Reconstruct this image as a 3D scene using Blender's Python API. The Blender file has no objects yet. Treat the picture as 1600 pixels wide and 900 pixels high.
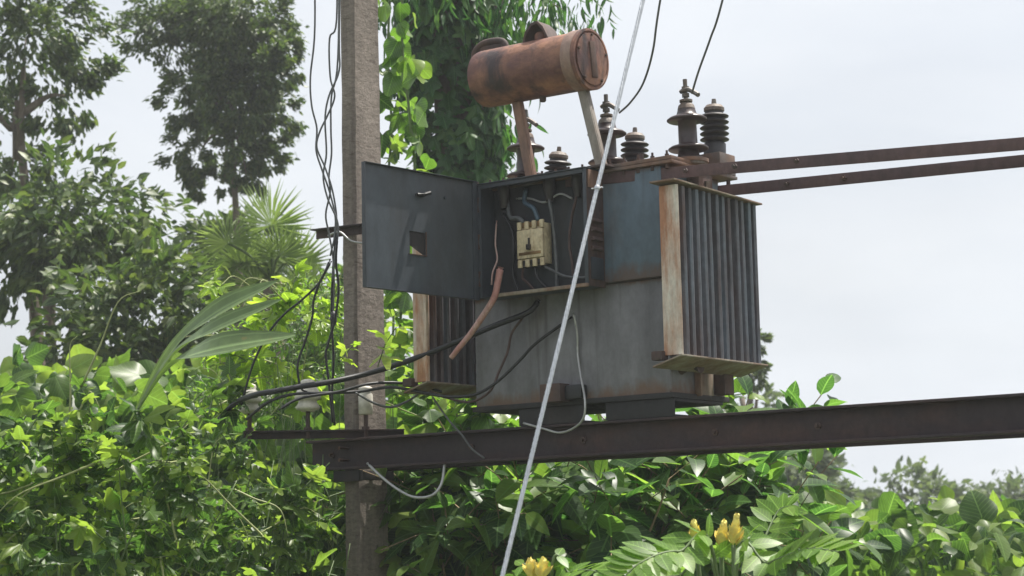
import bpy, bmesh, math, random
from mathutils import Vector, Matrix, noise
random.seed(7)
R_ = math.radians
scene = bpy.context.scene
COL = scene.collection

# ------------------------------------------------------------------ camera
F_PX = 2950.0                      # focal length in photo pixels (photo 1600 wide)
PITCH, ROLL, AZ = R_(7.7), R_(1.23), R_(37.0)
CAM = Vector((0, 0, 1.6))
FW = Vector((-math.sin(AZ)*math.cos(PITCH), math.cos(AZ)*math.cos(PITCH), math.sin(PITCH)))
_r0 = Vector((math.cos(AZ), math.sin(AZ), 0)); _u0 = _r0.cross(FW)
RT = _r0*math.cos(ROLL) - _u0*math.sin(ROLL)
UP = _r0*math.sin(ROLL) + _u0*math.cos(ROLL)
cam_data = bpy.data.cameras.new('camera'); cam = bpy.data.objects.new('camera', cam_data); COL.objects.link(cam)
cam.matrix_world = Matrix(((RT.x, UP.x, -FW.x, CAM.x), (RT.y, UP.y, -FW.y, CAM.y), (RT.z, UP.z, -FW.z, CAM.z), (0, 0, 0, 1)))
cam_data.sensor_width = 36; cam_data.lens = 36*F_PX/1600
cam_data.clip_end = 2000
cam_data.dof.use_dof = True; cam_data.dof.focus_distance = 8.4; cam_data.dof.aperture_fstop = 5.0
scene.camera = cam

# ------------------------------------------------------------------ sky, sun, exposure
SUN_DIR = Vector((0.13, 0.36, 0.92)).normalized()          # towards the sun: high, behind and to the right
SUN_EL = math.asin(SUN_DIR.z); SUN_AZ = math.atan2(SUN_DIR.x, SUN_DIR.y)
world = bpy.data.worlds.new('World'); scene.world = world; world.use_nodes = True
wn, wl = world.node_tree.nodes, world.node_tree.links
bg = wn['Background']
sky = wn.new('ShaderNodeTexSky'); sky.sky_type = 'NISHITA'; sky.sun_disc = False
sky.sun_elevation = SUN_EL; sky.sun_rotation = SUN_AZ
sky.air_density = 1.0; sky.dust_density = 6.0; sky.ozone_density = 1.0
hs = wn.new('ShaderNodeHueSaturation'); hs.inputs['Saturation'].default_value = 0.6
tc = wn.new('ShaderNodeTexCoord'); mp = wn.new('ShaderNodeMapping'); mp.inputs['Scale'].default_value = (1.2, 1.2, 3.0)
cn = wn.new('ShaderNodeTexNoise'); cn.inputs['Scale'].default_value = 2.2; cn.inputs['Detail'].default_value = 6
cr = wn.new('ShaderNodeValToRGB'); cr.color_ramp.elements[0].position = 0.30; cr.color_ramp.elements[1].position = 0.72
cr.color_ramp.elements[0].color = (.55, .55, .55, 1); cr.color_ramp.elements[1].color = (.95, .95, .95, 1)
mx = wn.new('ShaderNodeMix'); mx.data_type = 'RGBA'
mx.inputs['B'].default_value = (5.95, 6.25, 6.6, 1)                                     # thin white veil of cloud
wl.new(tc.outputs['Generated'], mp.inputs['Vector']); wl.new(mp.outputs['Vector'], cn.inputs['Vector'])
wl.new(cn.outputs['Fac'], cr.inputs['Fac']); wl.new(cr.outputs['Color'], mx.inputs['Factor'])
wl.new(sky.outputs['Color'], hs.inputs['Color']); wl.new(hs.outputs['Color'], mx.inputs['A'])
cn2 = wn.new('ShaderNodeTexNoise'); cn2.inputs['Scale'].default_value = 5.0; cn2.inputs['Detail'].default_value = 7; cn2.inputs['Distortion'].default_value = .6
mp2 = wn.new('ShaderNodeMapping'); mp2.inputs['Scale'].default_value = (1, 1, 3.2); wl.new(tc.outputs['Generated'], mp2.inputs['Vector']); wl.new(mp2.outputs['Vector'], cn2.inputs['Vector'])
cr2 = wn.new('ShaderNodeValToRGB'); cr2.color_ramp.elements[0].position = .32; cr2.color_ramp.elements[1].position = .68; cr2.color_ramp.elements[0].color = (.94, .95, .965, 1); cr2.color_ramp.elements[1].color = (1.04, 1.03, 1.02, 1)
mx2 = wn.new('ShaderNodeMix'); mx2.data_type = 'RGBA'; mx2.blend_type = 'MULTIPLY'; mx2.inputs['Factor'].default_value = 1
wl.new(cn2.outputs['Fac'], cr2.inputs['Fac']); wl.new(mx.outputs['Result'], mx2.inputs['A']); wl.new(cr2.outputs['Color'], mx2.inputs['B'])
wl.new(mx2.outputs['Result'], bg.inputs['Color']); bg.inputs['Strength'].default_value = 0.10
sun_data = bpy.data.lights.new('sun', 'SUN'); sun_data.energy = 5.0; sun_data.angle = R_(1.0); sun_data.color = (1, .95, .87)
sun = bpy.data.objects.new('sun', sun_data); COL.objects.link(sun)
sun.rotation_euler = SUN_DIR.to_track_quat('Z', 'Y').to_euler(); sun.location = SUN_DIR*50
vs = scene.view_settings; vs.view_transform = 'Standard'; vs.look = 'None'; vs.exposure = 0.66; vs.gamma = 1.0; vs.use_curve_mapping = False
scene.cycles.max_bounces = 8; scene.cycles.transparent_max_bounces = 8

# ------------------------------------------------------------------ helpers
def ray(x, y): return FW + RT*((x-800)/F_PX) - UP*((y-450)/F_PX)
def at(x, y, X=None, Y=None, Z=None, D=None):
    d = ray(x, y)
    t = (X-CAM.x)/d.x if X is not None else (Y-CAM.y)/d.y if Y is not None else (Z-CAM.z)/d.z if Z is not None else D
    return CAM + d*t
def pix(p):
    v = Vector(p)-CAM; z = v.dot(FW)
    if z < .1: return (-9999, -9999, z)
    return (800+F_PX*v.dot(RT)/z, 450-F_PX*v.dot(UP)/z, z)

WM = {}
def link(o, parent=None, M=None):
    M = M or Matrix.Identity(4)
    COL.objects.link(o); WM[o.name] = M
    if parent is not None:
        o.parent = parent; o.matrix_parent_inverse = WM[parent.name].inverted()
    o.matrix_basis = M
    return o
def tag(o, label=None, cat=None, group=None, kind=None):
    if label: o['label'] = label
    if cat: o['category'] = cat
    if group: o['group'] = group
    if kind: o['kind'] = kind
    return o
def empty(name, loc, label, cat, group=None, kind=None, M=None):
    o = bpy.data.objects.new(name, None); o.empty_display_size = .1
    link(o, None, M or Matrix.Translation(loc)); return tag(o, label, cat, group, kind)
def obj(name, bm, mat, parent=None, M=None, smooth=35):
    me = bpy.data.meshes.new(name)
    if isinstance(bm, bmesh.types.BMesh):
        bmesh.ops.recalc_face_normals(bm, faces=bm.faces); bm.to_mesh(me); bm.free()
    else:
        me.from_pydata(bm[0], [], bm[1])
    if smooth:
        for p in me.polygons: p.use_smooth = True
        if smooth < 180: me.set_sharp_from_angle(angle=R_(smooth))
    me.materials.append(mat)
    return link(bpy.data.objects.new(name, me), parent, M)
def NB(): return bmesh.new()
def box(bm, x0, x1, y0, y1, z0, z1, bev=0.003, M=None):
    m = Matrix.Translation(((x0+x1)/2, (y0+y1)/2, (z0+z1)/2)) @ Matrix.Diagonal((x1-x0, y1-y0, z1-z0, 1))
    if M is not None: m = M @ m
    r = bmesh.ops.create_cube(bm, size=1, matrix=m)
    if bev:
        es = list({e for v in r['verts'] for e in v.link_edges})
        bmesh.ops.bevel(bm, geom=es, offset=bev, segments=2, affect='EDGES', profile=.6)
    return bm
def frame_of(d):
    d = d.normalized(); a = Vector((0, 0, 1)) if abs(d.z) < .95 else Vector((1, 0, 0))
    x = d.cross(a).normalized(); return x, x.cross(d).normalized()
def smooth_path(pts, n=6):
    pts = [Vector(p) for p in pts]
    if len(pts) < 3: return pts
    P = [pts[0]*2-pts[1]] + pts + [pts[-1]*2-pts[-2]]; out = []
    for i in range(1, len(P)-2):
        for k in range(n):
            t = k/n; a, b, c, d = P[i-1], P[i], P[i+1], P[i+2]
            out.append(.5*((2*b)+(c-a)*t+(2*a-5*b+4*c-d)*t*t+(3*b-a-3*c+d)*t**3))
    return out+[pts[-1]]
def tube(bm, pts, r, seg=8, cap=True):
    pts = [Vector(p) for p in pts]; n = len(pts); rings = []; x = None
    for i, p in enumerate(pts):
        d = (pts[min(i+1, n-1)]-pts[max(i-1, 0)]).normalized()
        if x is None: x, y = frame_of(d)
        else:
            x = (x-d*x.dot(d)); x = x.normalized() if x.length > 1e-6 else frame_of(d)[0]
            y = d.cross(x)
        rr = r(i/(n-1)) if callable(r) else r
        rings.append([bm.verts.new(p+(x*math.cos(a)+y*math.sin(a))*rr) for a in (k*2*math.pi/seg for k in range(seg))])
    for a, b in zip(rings, rings[1:]):
        for k in range(seg): bm.faces.new((a[k], a[(k+1) % seg], b[(k+1) % seg], b[k]))
    if cap: bm.faces.new(rings[0][::-1]); bm.faces.new(rings[-1])
    return bm
def lathe(bm, prof, M=None, seg=24):
    """prof: (radius, height) pairs about local Z."""
    M = M or Matrix.Identity(4); rings = []
    for r, z in prof:
        if r < 1e-5: rings.append([bm.verts.new(M @ Vector((0, 0, z)))])
        else: rings.append([bm.verts.new(M @ Vector((r*math.cos(k*2*math.pi/seg), r*math.sin(k*2*math.pi/seg), z))) for k in range(seg)])
    for a, b in zip(rings, rings[1:]):
        if len(a) == 1 and len(b) == 1: continue
        for k in range(seg):
            f = [a[k % len(a)], a[(k+1) % len(a)], b[(k+1) % len(b)], b[k % len(b)]]
            f = list(dict.fromkeys(f))
            if len(f) > 2: bm.faces.new(f)
    for e in (rings[0], rings[-1]):
        if len(e) > 1: bm.faces.new(e)
    return bm
def axis_to(a, b):
    d = (Vector(b)-Vector(a)); q = d.to_track_quat('Z', 'Y').to_matrix().to_4x4()
    return Matrix.Translation(a) @ q, d.length
def bar(bm, a, b, w, t, ref=Vector((0, 1, 0)), bev=.002):
    """flat bar from a to b, width w across ref x axis, thickness t along ref"""
    a, b = Vector(a), Vector(b); z = (b-a).normalized(); x = ref.cross(z).normalized(); y = z.cross(x)
    M = Matrix(((x.x, y.x, z.x, a.x), (x.y, y.y, z.y, a.y), (x.z, y.z, z.z, a.z), (0, 0, 0, 1)))
    return box(bm, -w/2, w/2, -t/2, t/2, 0, (b-a).length, bev, M)
def prism(bm, poly, M, depth):
    """polygon in local xy extruded along local z"""
    a = [bm.verts.new(M @ Vector((x, y, 0))) for x, y in poly]; b = [bm.verts.new(M @ Vector((x, y, depth))) for x, y in poly]
    bm.faces.new(a[::-1]); bm.faces.new(b); n = len(poly)
    for i in range(n): bm.faces.new((a[i], a[(i+1) % n], b[(i+1) % n], b[i]))
    return bm
def basis(x, y, z, o):
    return Matrix(((x[0], y[0], z[0], o[0]), (x[1], y[1], z[1], o[1]), (x[2], y[2], z[2], o[2]), (0, 0, 0, 1)))

# ------------------------------------------------------------------ materials
def nodes_of(name):
    m = bpy.data.materials.new(name); m.use_nodes = True
    return m, m.node_tree.nodes, m.node_tree.links, m.node_tree.nodes['Principled BSDF']
def ramp(N, p0, c0, p1, c1):
    r = N.new('ShaderNodeValToRGB'); e = r.color_ramp.elements
    e[0].position, e[1].position = p0, p1; e[0].color = (*c0, 1); e[1].color = (*c1, 1); return r
def tex(N, L, scale, detail=6, stretch=(1, 1, 1), rough=.6, off=(0, 0, 0)):
    t = N.new('ShaderNodeNewGeometry'); m = N.new('ShaderNodeMapping'); m.inputs['Scale'].default_value = stretch; m.inputs['Location'].default_value = off
    n = N.new('ShaderNodeTexNoise'); n.inputs['Scale'].default_value = scale; n.inputs['Detail'].default_value = detail; n.inputs['Roughness'].default_value = rough
    L.new(t.outputs['Position'], m.inputs['Vector']); L.new(m.outputs['Vector'], n.inputs['Vector']); return n
def mixc(N, L, fac, a, b, mode='MIX'):
    m = N.new('ShaderNodeMix'); m.data_type = 'RGBA'; m.blend_type = mode
    for s, v in (('Factor', fac), ('A', a), ('B', b)):
        if hasattr(v, 'links') or hasattr(v, 'node'): L.new(v, m.inputs[s])
        elif s == 'Factor': m.inputs[s].default_value = v
        else: m.inputs[s].default_value = (*v, 1)
    return m.outputs['Result']
def weathered(name, base, rust, amt=.45, scale=3.0, rough=.6, bump=.25, metal=0.0, stretch=(1, 1, .35), dark=(.05, .04, .04), dark_amt=.35, soft=.12, off=(0, 0, 0)):
    m, N, L, P = nodes_of(name)
    n1 = tex(N, L, scale, 8, stretch, .65, off); r1 = ramp(N, 1-amt-soft, (0, 0, 0), 1-amt+soft, (1, 1, 1)); L.new(n1.outputs['Fac'], r1.inputs['Fac'])
    n2 = tex(N, L, scale*5, 6, (1, 1, .6), .7, (3, 1, 2)); r2 = ramp(N, .25, (.68, .68, .68), .75, (1.2, 1.2, 1.2)); L.new(n2.outputs['Fac'], r2.inputs['Fac'])
    n3 = tex(N, L, scale*1.7, 5, (1, 1, .15), .6, (7, 5, 3)); r3 = ramp(N, .5, (0, 0, 0), .8, (dark_amt*2,)*3); L.new(n3.outputs['Fac'], r3.inputs['Fac'])
    c = mixc(N, L, r1.outputs['Color'], base, rust)
    c = mixc(N, L, r3.outputs['Color'], c, dark)
    c = mixc(N, L, 1.0, c, r2.outputs['Color'], 'MULTIPLY')
    L.new(c, P.inputs['Base Color']); P.inputs['Roughness'].default_value = rough; P.inputs['Metallic'].default_value = metal
    rr = N.new('ShaderNodeMapRange'); rr.inputs['To Min'].default_value = max(.05, rough-.15); rr.inputs['To Max'].default_value = min(1, rough+.25)
    L.new(n1.outputs['Fac'], rr.inputs['Value']); L.new(rr.outputs['Result'], P.inputs['Roughness'])
    b = N.new('ShaderNodeBump'); b.inputs['Strength'].default_value = bump; b.inputs['Distance'].default_value = .01
    L.new(n2.outputs['Fac'], b.inputs['Height']); L.new(b.outputs['Normal'], P.inputs['Normal'])
    return m
def plain(name, col, rough=.5, var=.25, metal=0.0, scale=30, spec=.5):
    m, N, L, P = nodes_of(name); n = tex(N, L, scale, 5)
    r = ramp(N, .3, tuple(c*(1-var) for c in col), .7, tuple(min(1, c*(1+var)) for c in col)); L.new(n.outputs['Fac'], r.inputs['Fac'])
    L.new(r.outputs['Color'], P.inputs['Base Color']); P.inputs['Roughness'].default_value = rough; P.inputs['Metallic'].default_value = metal
    P.inputs['Specular IOR Level'].default_value = spec
    return m
def leafmat(name, dark, mid, light, trans=.4, rough=.38, spec=.5, tgain=1.6):
    m, N, L, P = nodes_of(name)
    g = N.new('ShaderNodeNewGeometry'); oi = N.new('ShaderNodeObjectInfo')
    a = N.new('ShaderNodeMath'); a.operation = 'ADD'; L.new(g.outputs['Random Per Island'], a.inputs[0]); L.new(oi.outputs['Random'], a.inputs[1])
    f = N.new('ShaderNodeMath'); f.operation = 'FRACT'; L.new(a.outputs[0], f.inputs[0])
    r = ramp(N, 0, dark, 1, light); e = r.color_ramp.elements.new(.55); e.color = (*mid, 1); L.new(f.outputs[0], r.inputs['Fac'])
    n = tex(N, L, 14, 4); r2 = ramp(N, .3, (.75, .78, .75), .7, (1.15, 1.15, 1.1)); L.new(n.outputs['Fac'], r2.inputs['Fac'])
    c = mixc(N, L, 1.0, r.outputs['Color'], r2.outputs['Color'], 'MULTIPLY')
    uv = N.new('ShaderNodeUVMap'); uv.uv_map = 'leaf'; sp = N.new('ShaderNodeSeparateXYZ'); L.new(uv.outputs[0], sp.inputs[0])
    def mth(op, a, b=0.0):
        q = N.new('ShaderNodeMath'); q.operation = op
        for k_, v_ in enumerate((a, b)):
            if hasattr(v_, 'node'): L.new(v_, q.inputs[k_])
            else: q.inputs[k_].default_value = v_
        return q.outputs[0]
    au = mth('ABSOLUTE', sp.outputs['X']); rib = mth('LESS_THAN', au, .016)
    side = mth('MULTIPLY', mth('GREATER_THAN', mth('SINE', mth('MULTIPLY', mth('SUBTRACT', sp.outputs['Y'], mth('MULTIPLY', au, .8)), 50.0)), .86), .45)
    c = mixc(N, L, mth('MULTIPLY', mth('MAXIMUM', rib, side), .55), c, tuple(min(1, k_*2.2+.03) for k_ in mid))
    nb = tex(N, L, 5.5, 5, (1, 1, 1), .7, (9, 2, 4)); rb = ramp(N, .66, (0, 0, 0), .74, (.7, .7, .7)); L.new(nb.outputs['Fac'], rb.inputs['Fac'])
    c = mixc(N, L, rb.outputs['Color'], c, (.20, .15, .06))
    L.new(c, P.inputs['Base Color']); P.inputs['Roughness'].default_value = rough; P.inputs['Specular IOR Level'].default_value = spec
    t = N.new('ShaderNodeBsdfTranslucent'); tcx = mixc(N, L, 1.0, c, (tgain*1.05, tgain*1.15, tgain*.55), 'MULTIPLY'); L.new(tcx, t.inputs['Color'])
    ms = N.new('ShaderNodeMixShader'); ms.inputs['Fac'].default_value = trans
    L.new(P.outputs[0], ms.inputs[1]); L.new(t.outputs[0], ms.inputs[2]); L.new(ms.outputs[0], N['Material Output'].inputs['Surface'])
    return m

MT = {}
def tank_paint(name, base, rust, z_foot, z_top):
    m = weathered(name, base, (.14, .12, .105), .36, 2.6, .58, .18, dark=(.035, .035, .036), dark_amt=.3); N, L = m.node_tree.nodes, m.node_tree.links; P = N['Principled BSDF']
    src = P.inputs['Base Color'].links[0].from_socket
    t = N.new('ShaderNodeTexCoord'); sp = N.new('ShaderNodeSeparateXYZ'); L.new(t.outputs['Object'], sp.inputs[0])
    n = tex(N, L, 9, 7, (1, 1, .5), .7, (2, 2, 2))
    def band(z0, z1, lo, hi):
        r = N.new('ShaderNodeMapRange'); r.inputs['From Min'].default_value = z0; r.inputs['From Max'].default_value = z1; L.new(sp.outputs['Z'], r.inputs['Value'])
        a = N.new('ShaderNodeMath'); a.operation = 'MULTIPLY'; L.new(r.outputs['Result'], a.inputs[0]); L.new(n.outputs['Fac'], a.inputs[1])
        q = ramp(N, lo, (0, 0, 0), hi, (.85, .85, .85)); L.new(a.outputs[0], q.inputs['Fac']); return q.outputs['Color']
    c = mixc(N, L, band(z_foot+.16, z_foot, .28, .46), src, rust)
    c = mixc(N, L, band(z_top-.06, z_top, .34, .5), c, rust)
    runs = tex(N, L, 7, 4, (2.2, 2.2, .10), .5, (5, 1, 0)); rr = ramp(N, .60, (0, 0, 0), .70, (.6, .6, .6)); L.new(runs.outputs['Fac'], rr.inputs['Fac'])
    c = mixc(N, L, rr.outputs['Color'], c, (.05, .047, .045))
    ch = tex(N, L, 26, 6, (1, 1, 1), .75, (1, 7, 3)); cr_ = ramp(N, .70, (0, 0, 0), .73, (.8, .8, .8)); L.new(ch.outputs['Fac'], cr_.inputs['Fac'])
    c = mixc(N, L, cr_.outputs['Color'], c, rust)
    L.new(c, P.inputs['Base Color']); return m
MT['tank'] = tank_paint('grey_blue_tank_paint', (.190, .188, .205), (.15, .085, .055), 2.235, 2.755)
MT['tank_up'] = tank_paint('blue_tank_paint', (.095, .135, .175), (.11, .07, .055), 2.76, 3.255)
MT['cover'] = weathered('rusty_cover_paint', (.12, .10, .095), (.20, .11, .07), .5, 5, .7, .3)
MT['fin'] = weathered('slate_blue_fin_paint', (.17, .205, .25), (.12, .070, .06), .49, 6, .6, .25, stretch=(1, 1, .12), dark_amt=.5)
MT['cream'] = weathered('cream_fin_paint', (.66, .61, .53), (.42, .20, .11), .53, 5.5, .65, .2, stretch=(2.2, 1, .35), dark_amt=.1, soft=.1)
MT['plate'] = weathered('pale_plate_paint', (.32, .29, .23), (.20, .115, .075), .48, 6, .65, .2, dark_amt=.2)
MT['rust'] = weathered('rusted_conservator_paint', (.125, .052, .047), (.31, .150, .090), .46, 5.0, .55, .55, stretch=(.55, 1, 1), dark=(.045, .028, .03), dark_amt=1.0, soft=.10)
MT['paleband'] = weathered('pale_worn_rust_band', (.30, .20, .16), (.20, .10, .075), .48, 6, .6, .4, stretch=(1, 1, .6), dark=(.10, .06, .055), dark_amt=.5)
MT['rustbar'] = weathered('rusted_bar_steel', (.20, .12, .09), (.30, .17, .11), .5, 8, .75, .35)
MT['greybar'] = weathered('grey_brown_bar_steel', (.27, .24, .21), (.20, .12, .09), .42, 8, .7, .3)
MT['rustdark'] = weathered('dark_rusted_steel', (.075, .05, .045), (.13, .07, .05), .42, 7, .75, .35)
MT['near_black'] = weathered('near_black_steel', (.022, .022, .024), (.04, .03, .027), .42, 7, .7, .3)
MT['beam'] = weathered('dark_purple_brown_beam', (.034, .023, .027), (.075, .042, .036), .43, 6, .7, .3, stretch=(.3, 1, 1), dark_amt=.3)
MT['tie'] = weathered('brown_tie_steel', (.095, .056, .060), (.135, .080, .074), .42, 6, .7, .3, stretch=(.3, 1, 1), dark_amt=.3)
MT['box'] = weathered('dark_slate_box_paint', (.045, .054, .066), (.075, .055, .046), .30, 3.5, .5, .12, dark_amt=.3)
MT['doorin'] = weathered('slate_door_paint', (.070, .084, .10), (.055, .058, .062), .4, 2.5, .42, .10, dark_amt=.25)
MT['inside'] = weathered('dark_box_interior', (.030, .036, .042), (.035, .03, .027), .35, 4, .6, .1, dark_amt=.4)
MT['brown_porc'] = plain('brown_glazed_porcelain', (.045, .029, .029), .38, .35)
MT['grey_porc'] = plain('dusty_black_porcelain', (.035, .032, .035), .45, .3)
MT['cap'] = weathered('weathered_metal_cap', (.22, .20, .18), (.15, .10, .075), .5, 20, .6, .3, metal=.2)
MT['steel'] = weathered('dull_terminal_steel', (.18, .17, .16), (.16, .11, .08), .4, 25, .5, .3, metal=.6)
MT['white_porc'] = plain('chalky_white_porcelain', (.54, .51, .44), .42, .35, scale=20)
MT['galv'] = plain('galvanized_strand', (.55, .57, .60), .42, .15, metal=.55, scale=60)
MT['black'] = plain('black_cable_rubber', (.016, .017, .019), .5, .3)
MT['grey_wire'] = plain('grey_wire_insulation', (.10, .105, .11), .5, .3)
MT['alu'] = plain('aluminium_wire', (.42, .42, .42), .45, .2, metal=.5)
MT['red'] = weathered('faded_red_cable', (.42, .20, .17), (.52, .40, .36), .45, 14, .55, .15, dark_amt=.2)
MT['brownw'] = plain('brown_wire', (.075, .045, .04), .6, .3)
MT['breaker'] = weathered('aged_cream_plastic', (.66, .55, .36), (.36, .26, .15), .40, 16, .42, .08, stretch=(1, 1, 1), dark_amt=.15)
MT['breaker_dark'] = plain('dark_plastic', (.03, .025, .022), .45)
MT['brass'] = plain('tarnished_brass', (.30, .19, .09), .4, .3, metal=.8)
MT['bluew'] = plain('blue_wire', (.06, .10, .14), .45, .2)
MT['bark'] = weathered('grey_brown_bark', (.15, .115, .085), (.22, .18, .14), .45, 9, .9, .7, stretch=(1, 1, .3))
MT['stem'] = plain('green_stem', (.10, .15, .05), .55, .3)
MT['drystem'] = plain('dry_brown_stem', (.22, .16, .09), .75, .35)
MT['tendril'] = plain('pale_tendril', (.30, .33, .14), .6, .3)
MT['petal'] = plain('golden_petals', (.88, .66, .17), .65, .35, scale=30)

m, N, L, P = nodes_of('weathered_concrete'); MT['concrete'] = m
n1 = tex(N, L, 4.5, 9, (1, 1, .3), .65); r1 = ramp(N, .3, (.17, .145, .125), .72, (.33, .285, .25)); L.new(n1.outputs['Fac'], r1.inputs['Fac'])
n2 = tex(N, L, 34, 6, (1, 1, 1.8), .75); r2 = ramp(N, .3, (.62, .6, .58), .6, (1.08, 1.06, 1.04)); L.new(n2.outputs['Fac'], r2.inputs['Fac'])
n4 = tex(N, L, 13, 5, (1, .8, 3.2), .6, (4, 4, 1)); r4 = ramp(N, .58, (1, 1, 1), .68, (.62, .58, .55)); L.new(n4.outputs['Fac'], r4.inputs['Fac'])
n5 = tex(N, L, 5, 5, (3, 3, .12), .6, (1, 8, 1)); r5 = ramp(N, .5, (1, 1, 1), .75, (.55, .53, .52)); L.new(n5.outputs['Fac'], r5.inputs['Fac'])
cc = mixc(N, L, 1.0, r1.outputs['Color'], r2.outputs['Color'], 'MULTIPLY'); cc = mixc(N, L, 1.0, cc, r4.outputs['Color'], 'MULTIPLY'); cc = mixc(N, L, 1.0, cc, r5.outputs['Color'], 'MULTIPLY')
L.new(cc, P.inputs['Base Color']); P.inputs['Roughness'].default_value = .9
b = N.new('ShaderNodeBump'); b.inputs['Strength'].default_value = .9; b.inputs['Distance'].default_value = .022
n3 = tex(N, L, 11, 9, (1, 1, 1.5), .78); L.new(n3.outputs['Fac'], b.inputs['Height']); L.new(b.outputs['Normal'], P.inputs['Normal'])

MT['leaf_broad'] = leafmat('broad_leaf', (.020, .056, .020), (.056, .112, .030), (.15, .22, .05), .48, .40, .38, 2.6)
MT['leaf_vine'] = leafmat('vine_leaf', (.026, .064, .020), (.074, .128, .030), (.20, .26, .06), .48, .40, .36, 2.2)
MT['leaf_bright'] = leafmat('bright_vine_leaf', (.055, .12, .025), (.11, .20, .035), (.22, .29, .07), .5, .36, .6)
MT['leaf_sun'] = leafmat('sunlit_tone_leaf', (.13, .21, .03), (.22, .31, .045), (.33, .40, .08), .5, .36, .5, 1.8)  # lighter, yellower vine leaf tones, sunlight put into the colour
MT['leaf_ivy'] = leafmat('dark_ivy_leaf', (.014, .050, .016), (.032, .086, .025), (.08, .15, .04), .38, .42, .25, 2.3)
MT['leaf_tree'] = leafmat('tree_leaf', (.032, .060, .022), (.060, .095, .030), (.13, .16, .05), .36, .45, .45)
MT['leaf_palm'] = leafmat('palm_frond', (.06, .092, .036), (.10, .135, .052), (.17, .20, .08), .38, .5, .4, 1.7)
MT['leaf_strap'] = leafmat('strap_leaf', (.10, .15, .06), (.13, .19, .075), (.17, .24, .08), .25, .45, .4)
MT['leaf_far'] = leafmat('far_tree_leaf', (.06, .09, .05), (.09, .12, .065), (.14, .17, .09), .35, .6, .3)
MT['leaf_pinnate'] = leafmat('candle_bush_leaf', (.10, .19, .03), (.14, .25, .04), (.20, .30, .06), .5, .42, .4)

# ------------------------------------------------------------------ the ground
m, N, L, P = nodes_of('grassy_earth')
n1 = tex(N, L, .35, 8); r1 = ramp(N, .35, (.10, .085, .05), .6, (.05, .085, .025)); L.new(n1.outputs['Fac'], r1.inputs['Fac']); L.new(r1.outputs['Color'], P.inputs['Base Color']); P.inputs['Roughness'].default_value = .95
gv, gf, GN = [], [], 48
for i in range(GN+1):
    for j in range(GN+1):
        sx = (i/GN*2-1); sy = (j/GN*2-1); x = 420*sx*abs(sx)**1.5; y = 420*sy*abs(sy)**1.5
        gv.append((x, y, .08*noise.noise((x*.25, y*.25, 3))))
gf = [(i*(GN+1)+j, (i+1)*(GN+1)+j, (i+1)*(GN+1)+j+1, i*(GN+1)+j+1) for i in range(GN) for j in range(GN)]
tag(obj('ground', (gv, gf), m), kind='structure')

# ------------------------------------------------------------------ the two concrete poles
def concrete_pole(x0, x1, yf, d_bottom, d_top, H, label):
    root = empty('concrete_pole', ((x0+x1)/2, yf+.12, 0), label, 'utility pole', 'concrete poles of the transformer structure')
    bm = NB(); nz = 90; rings = []
    for k in range(nz+1):
        z = -.3+(H+.3)*k/nz; t = k/nz; d = d_bottom+(d_top-d_bottom)*t; c = .012
        ring = []
        for (px, py) in ((x0+c, yf), (x1-c, yf), (x1, yf+c), (x1, yf+d*.33), (x1, yf+d*.66), (x1, yf+d-c), (x1-c, yf+d), (x0+c, yf+d), (x0, yf+d-c), (x0, yf+c)):
            w = .0035*noise.noise((px*9, py*9, z*7))+.002*noise.noise((px*40, py*40, z*30))
            ring.append(bm.verts.new((px+w, py+w*.8, z)))
        rings.append(ring)
    for a, b in zip(rings, rings[1:]):
        for i in range(len(a)): bm.faces.new((a[i], a[(i+1) % len(a)], b[(i+1) % len(a)], b[i]))
    bm.faces.new(rings[0][::-1]); bm.faces.new(rings[-1])
    obj('shaft', bm, MT['concrete'], root, smooth=28)
    return root
pole = concrete_pole(-6.442, -6.346, 7.105, .262, .165, 8.0, 'weathered concrete pole standing beside the open box door')
pole2 = concrete_pole(-2.70, -2.60, 7.105, .262, .165, 8.0, 'concrete pole carrying the right end of the steel beams')
for root, xc in ((pole, -6.394), (pole2, -2.65)):
    for z in (2.03, 2.09):
        bm = NB(); tube(bm, [(xc-.0, 7.02, z), (xc, 7.44, z)], .009, 8); obj('clamp_bolt', bm, MT['rustdark'], root)
    bm = NB(); box(bm, xc-.082, xc+.090, 7.065, 7.098, 1.925, 1.980, .004); obj('clamp_angle', bm, MT['near_black'], root)
    bm = NB(); box(bm, xc+.058, xc+.066, 7.099, 7.36, 1.93, 1.978, .002); obj('clamp_strap', bm, MT['near_black'], root)

# ------------------------------------------------------------------ steel beams
def channel(name, x0, x1, yweb, outward, z0, z1, flange, label, cat, mat, group=None, dz=0.0):
    """channel along X: web plate and two flanges pointing to outward (+1/-1 along Y)"""
    root = empty(name, ((x0+x1)/2, yweb, z0), label, cat, group, 'thing'); t = .009
    def sl(bm, *a):                              # slope along the length
        box(bm, *a, bev=.0025)
        for v in bm.verts: v.co.z += dz*(v.co.x-x0)/(x1-x0)
        return bm
    ya, yb = sorted((yweb, yweb+outward*t)); obj('web', sl(NB(), x0, x1, ya, yb, z0, z1), mat, root)
    ya, yb = sorted((yweb, yweb+outward*flange))
    obj('flange', sl(NB(), x0+.001, x1-.001, ya+.001, yb, z1-.010, z1+.002), mat, root)
    obj('flange', sl(NB(), x0+.001, x1-.001, ya+.001, yb, z0-.002, z0+.010), mat, root)
    return root
b1 = channel('channel_beam', -6.64, -2.35, 7.098, -1, 1.985, 2.135, .06, 'long dark steel channel beam in front of the poles', 'beam', MT['beam'], 'main beams')
b2 = channel('channel_beam', -6.60, -2.35, 7.372, 1, 1.985, 2.135, .06, 'dark steel channel beam behind the poles, mostly hidden', 'beam', MT['beam'], 'main beams')
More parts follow.
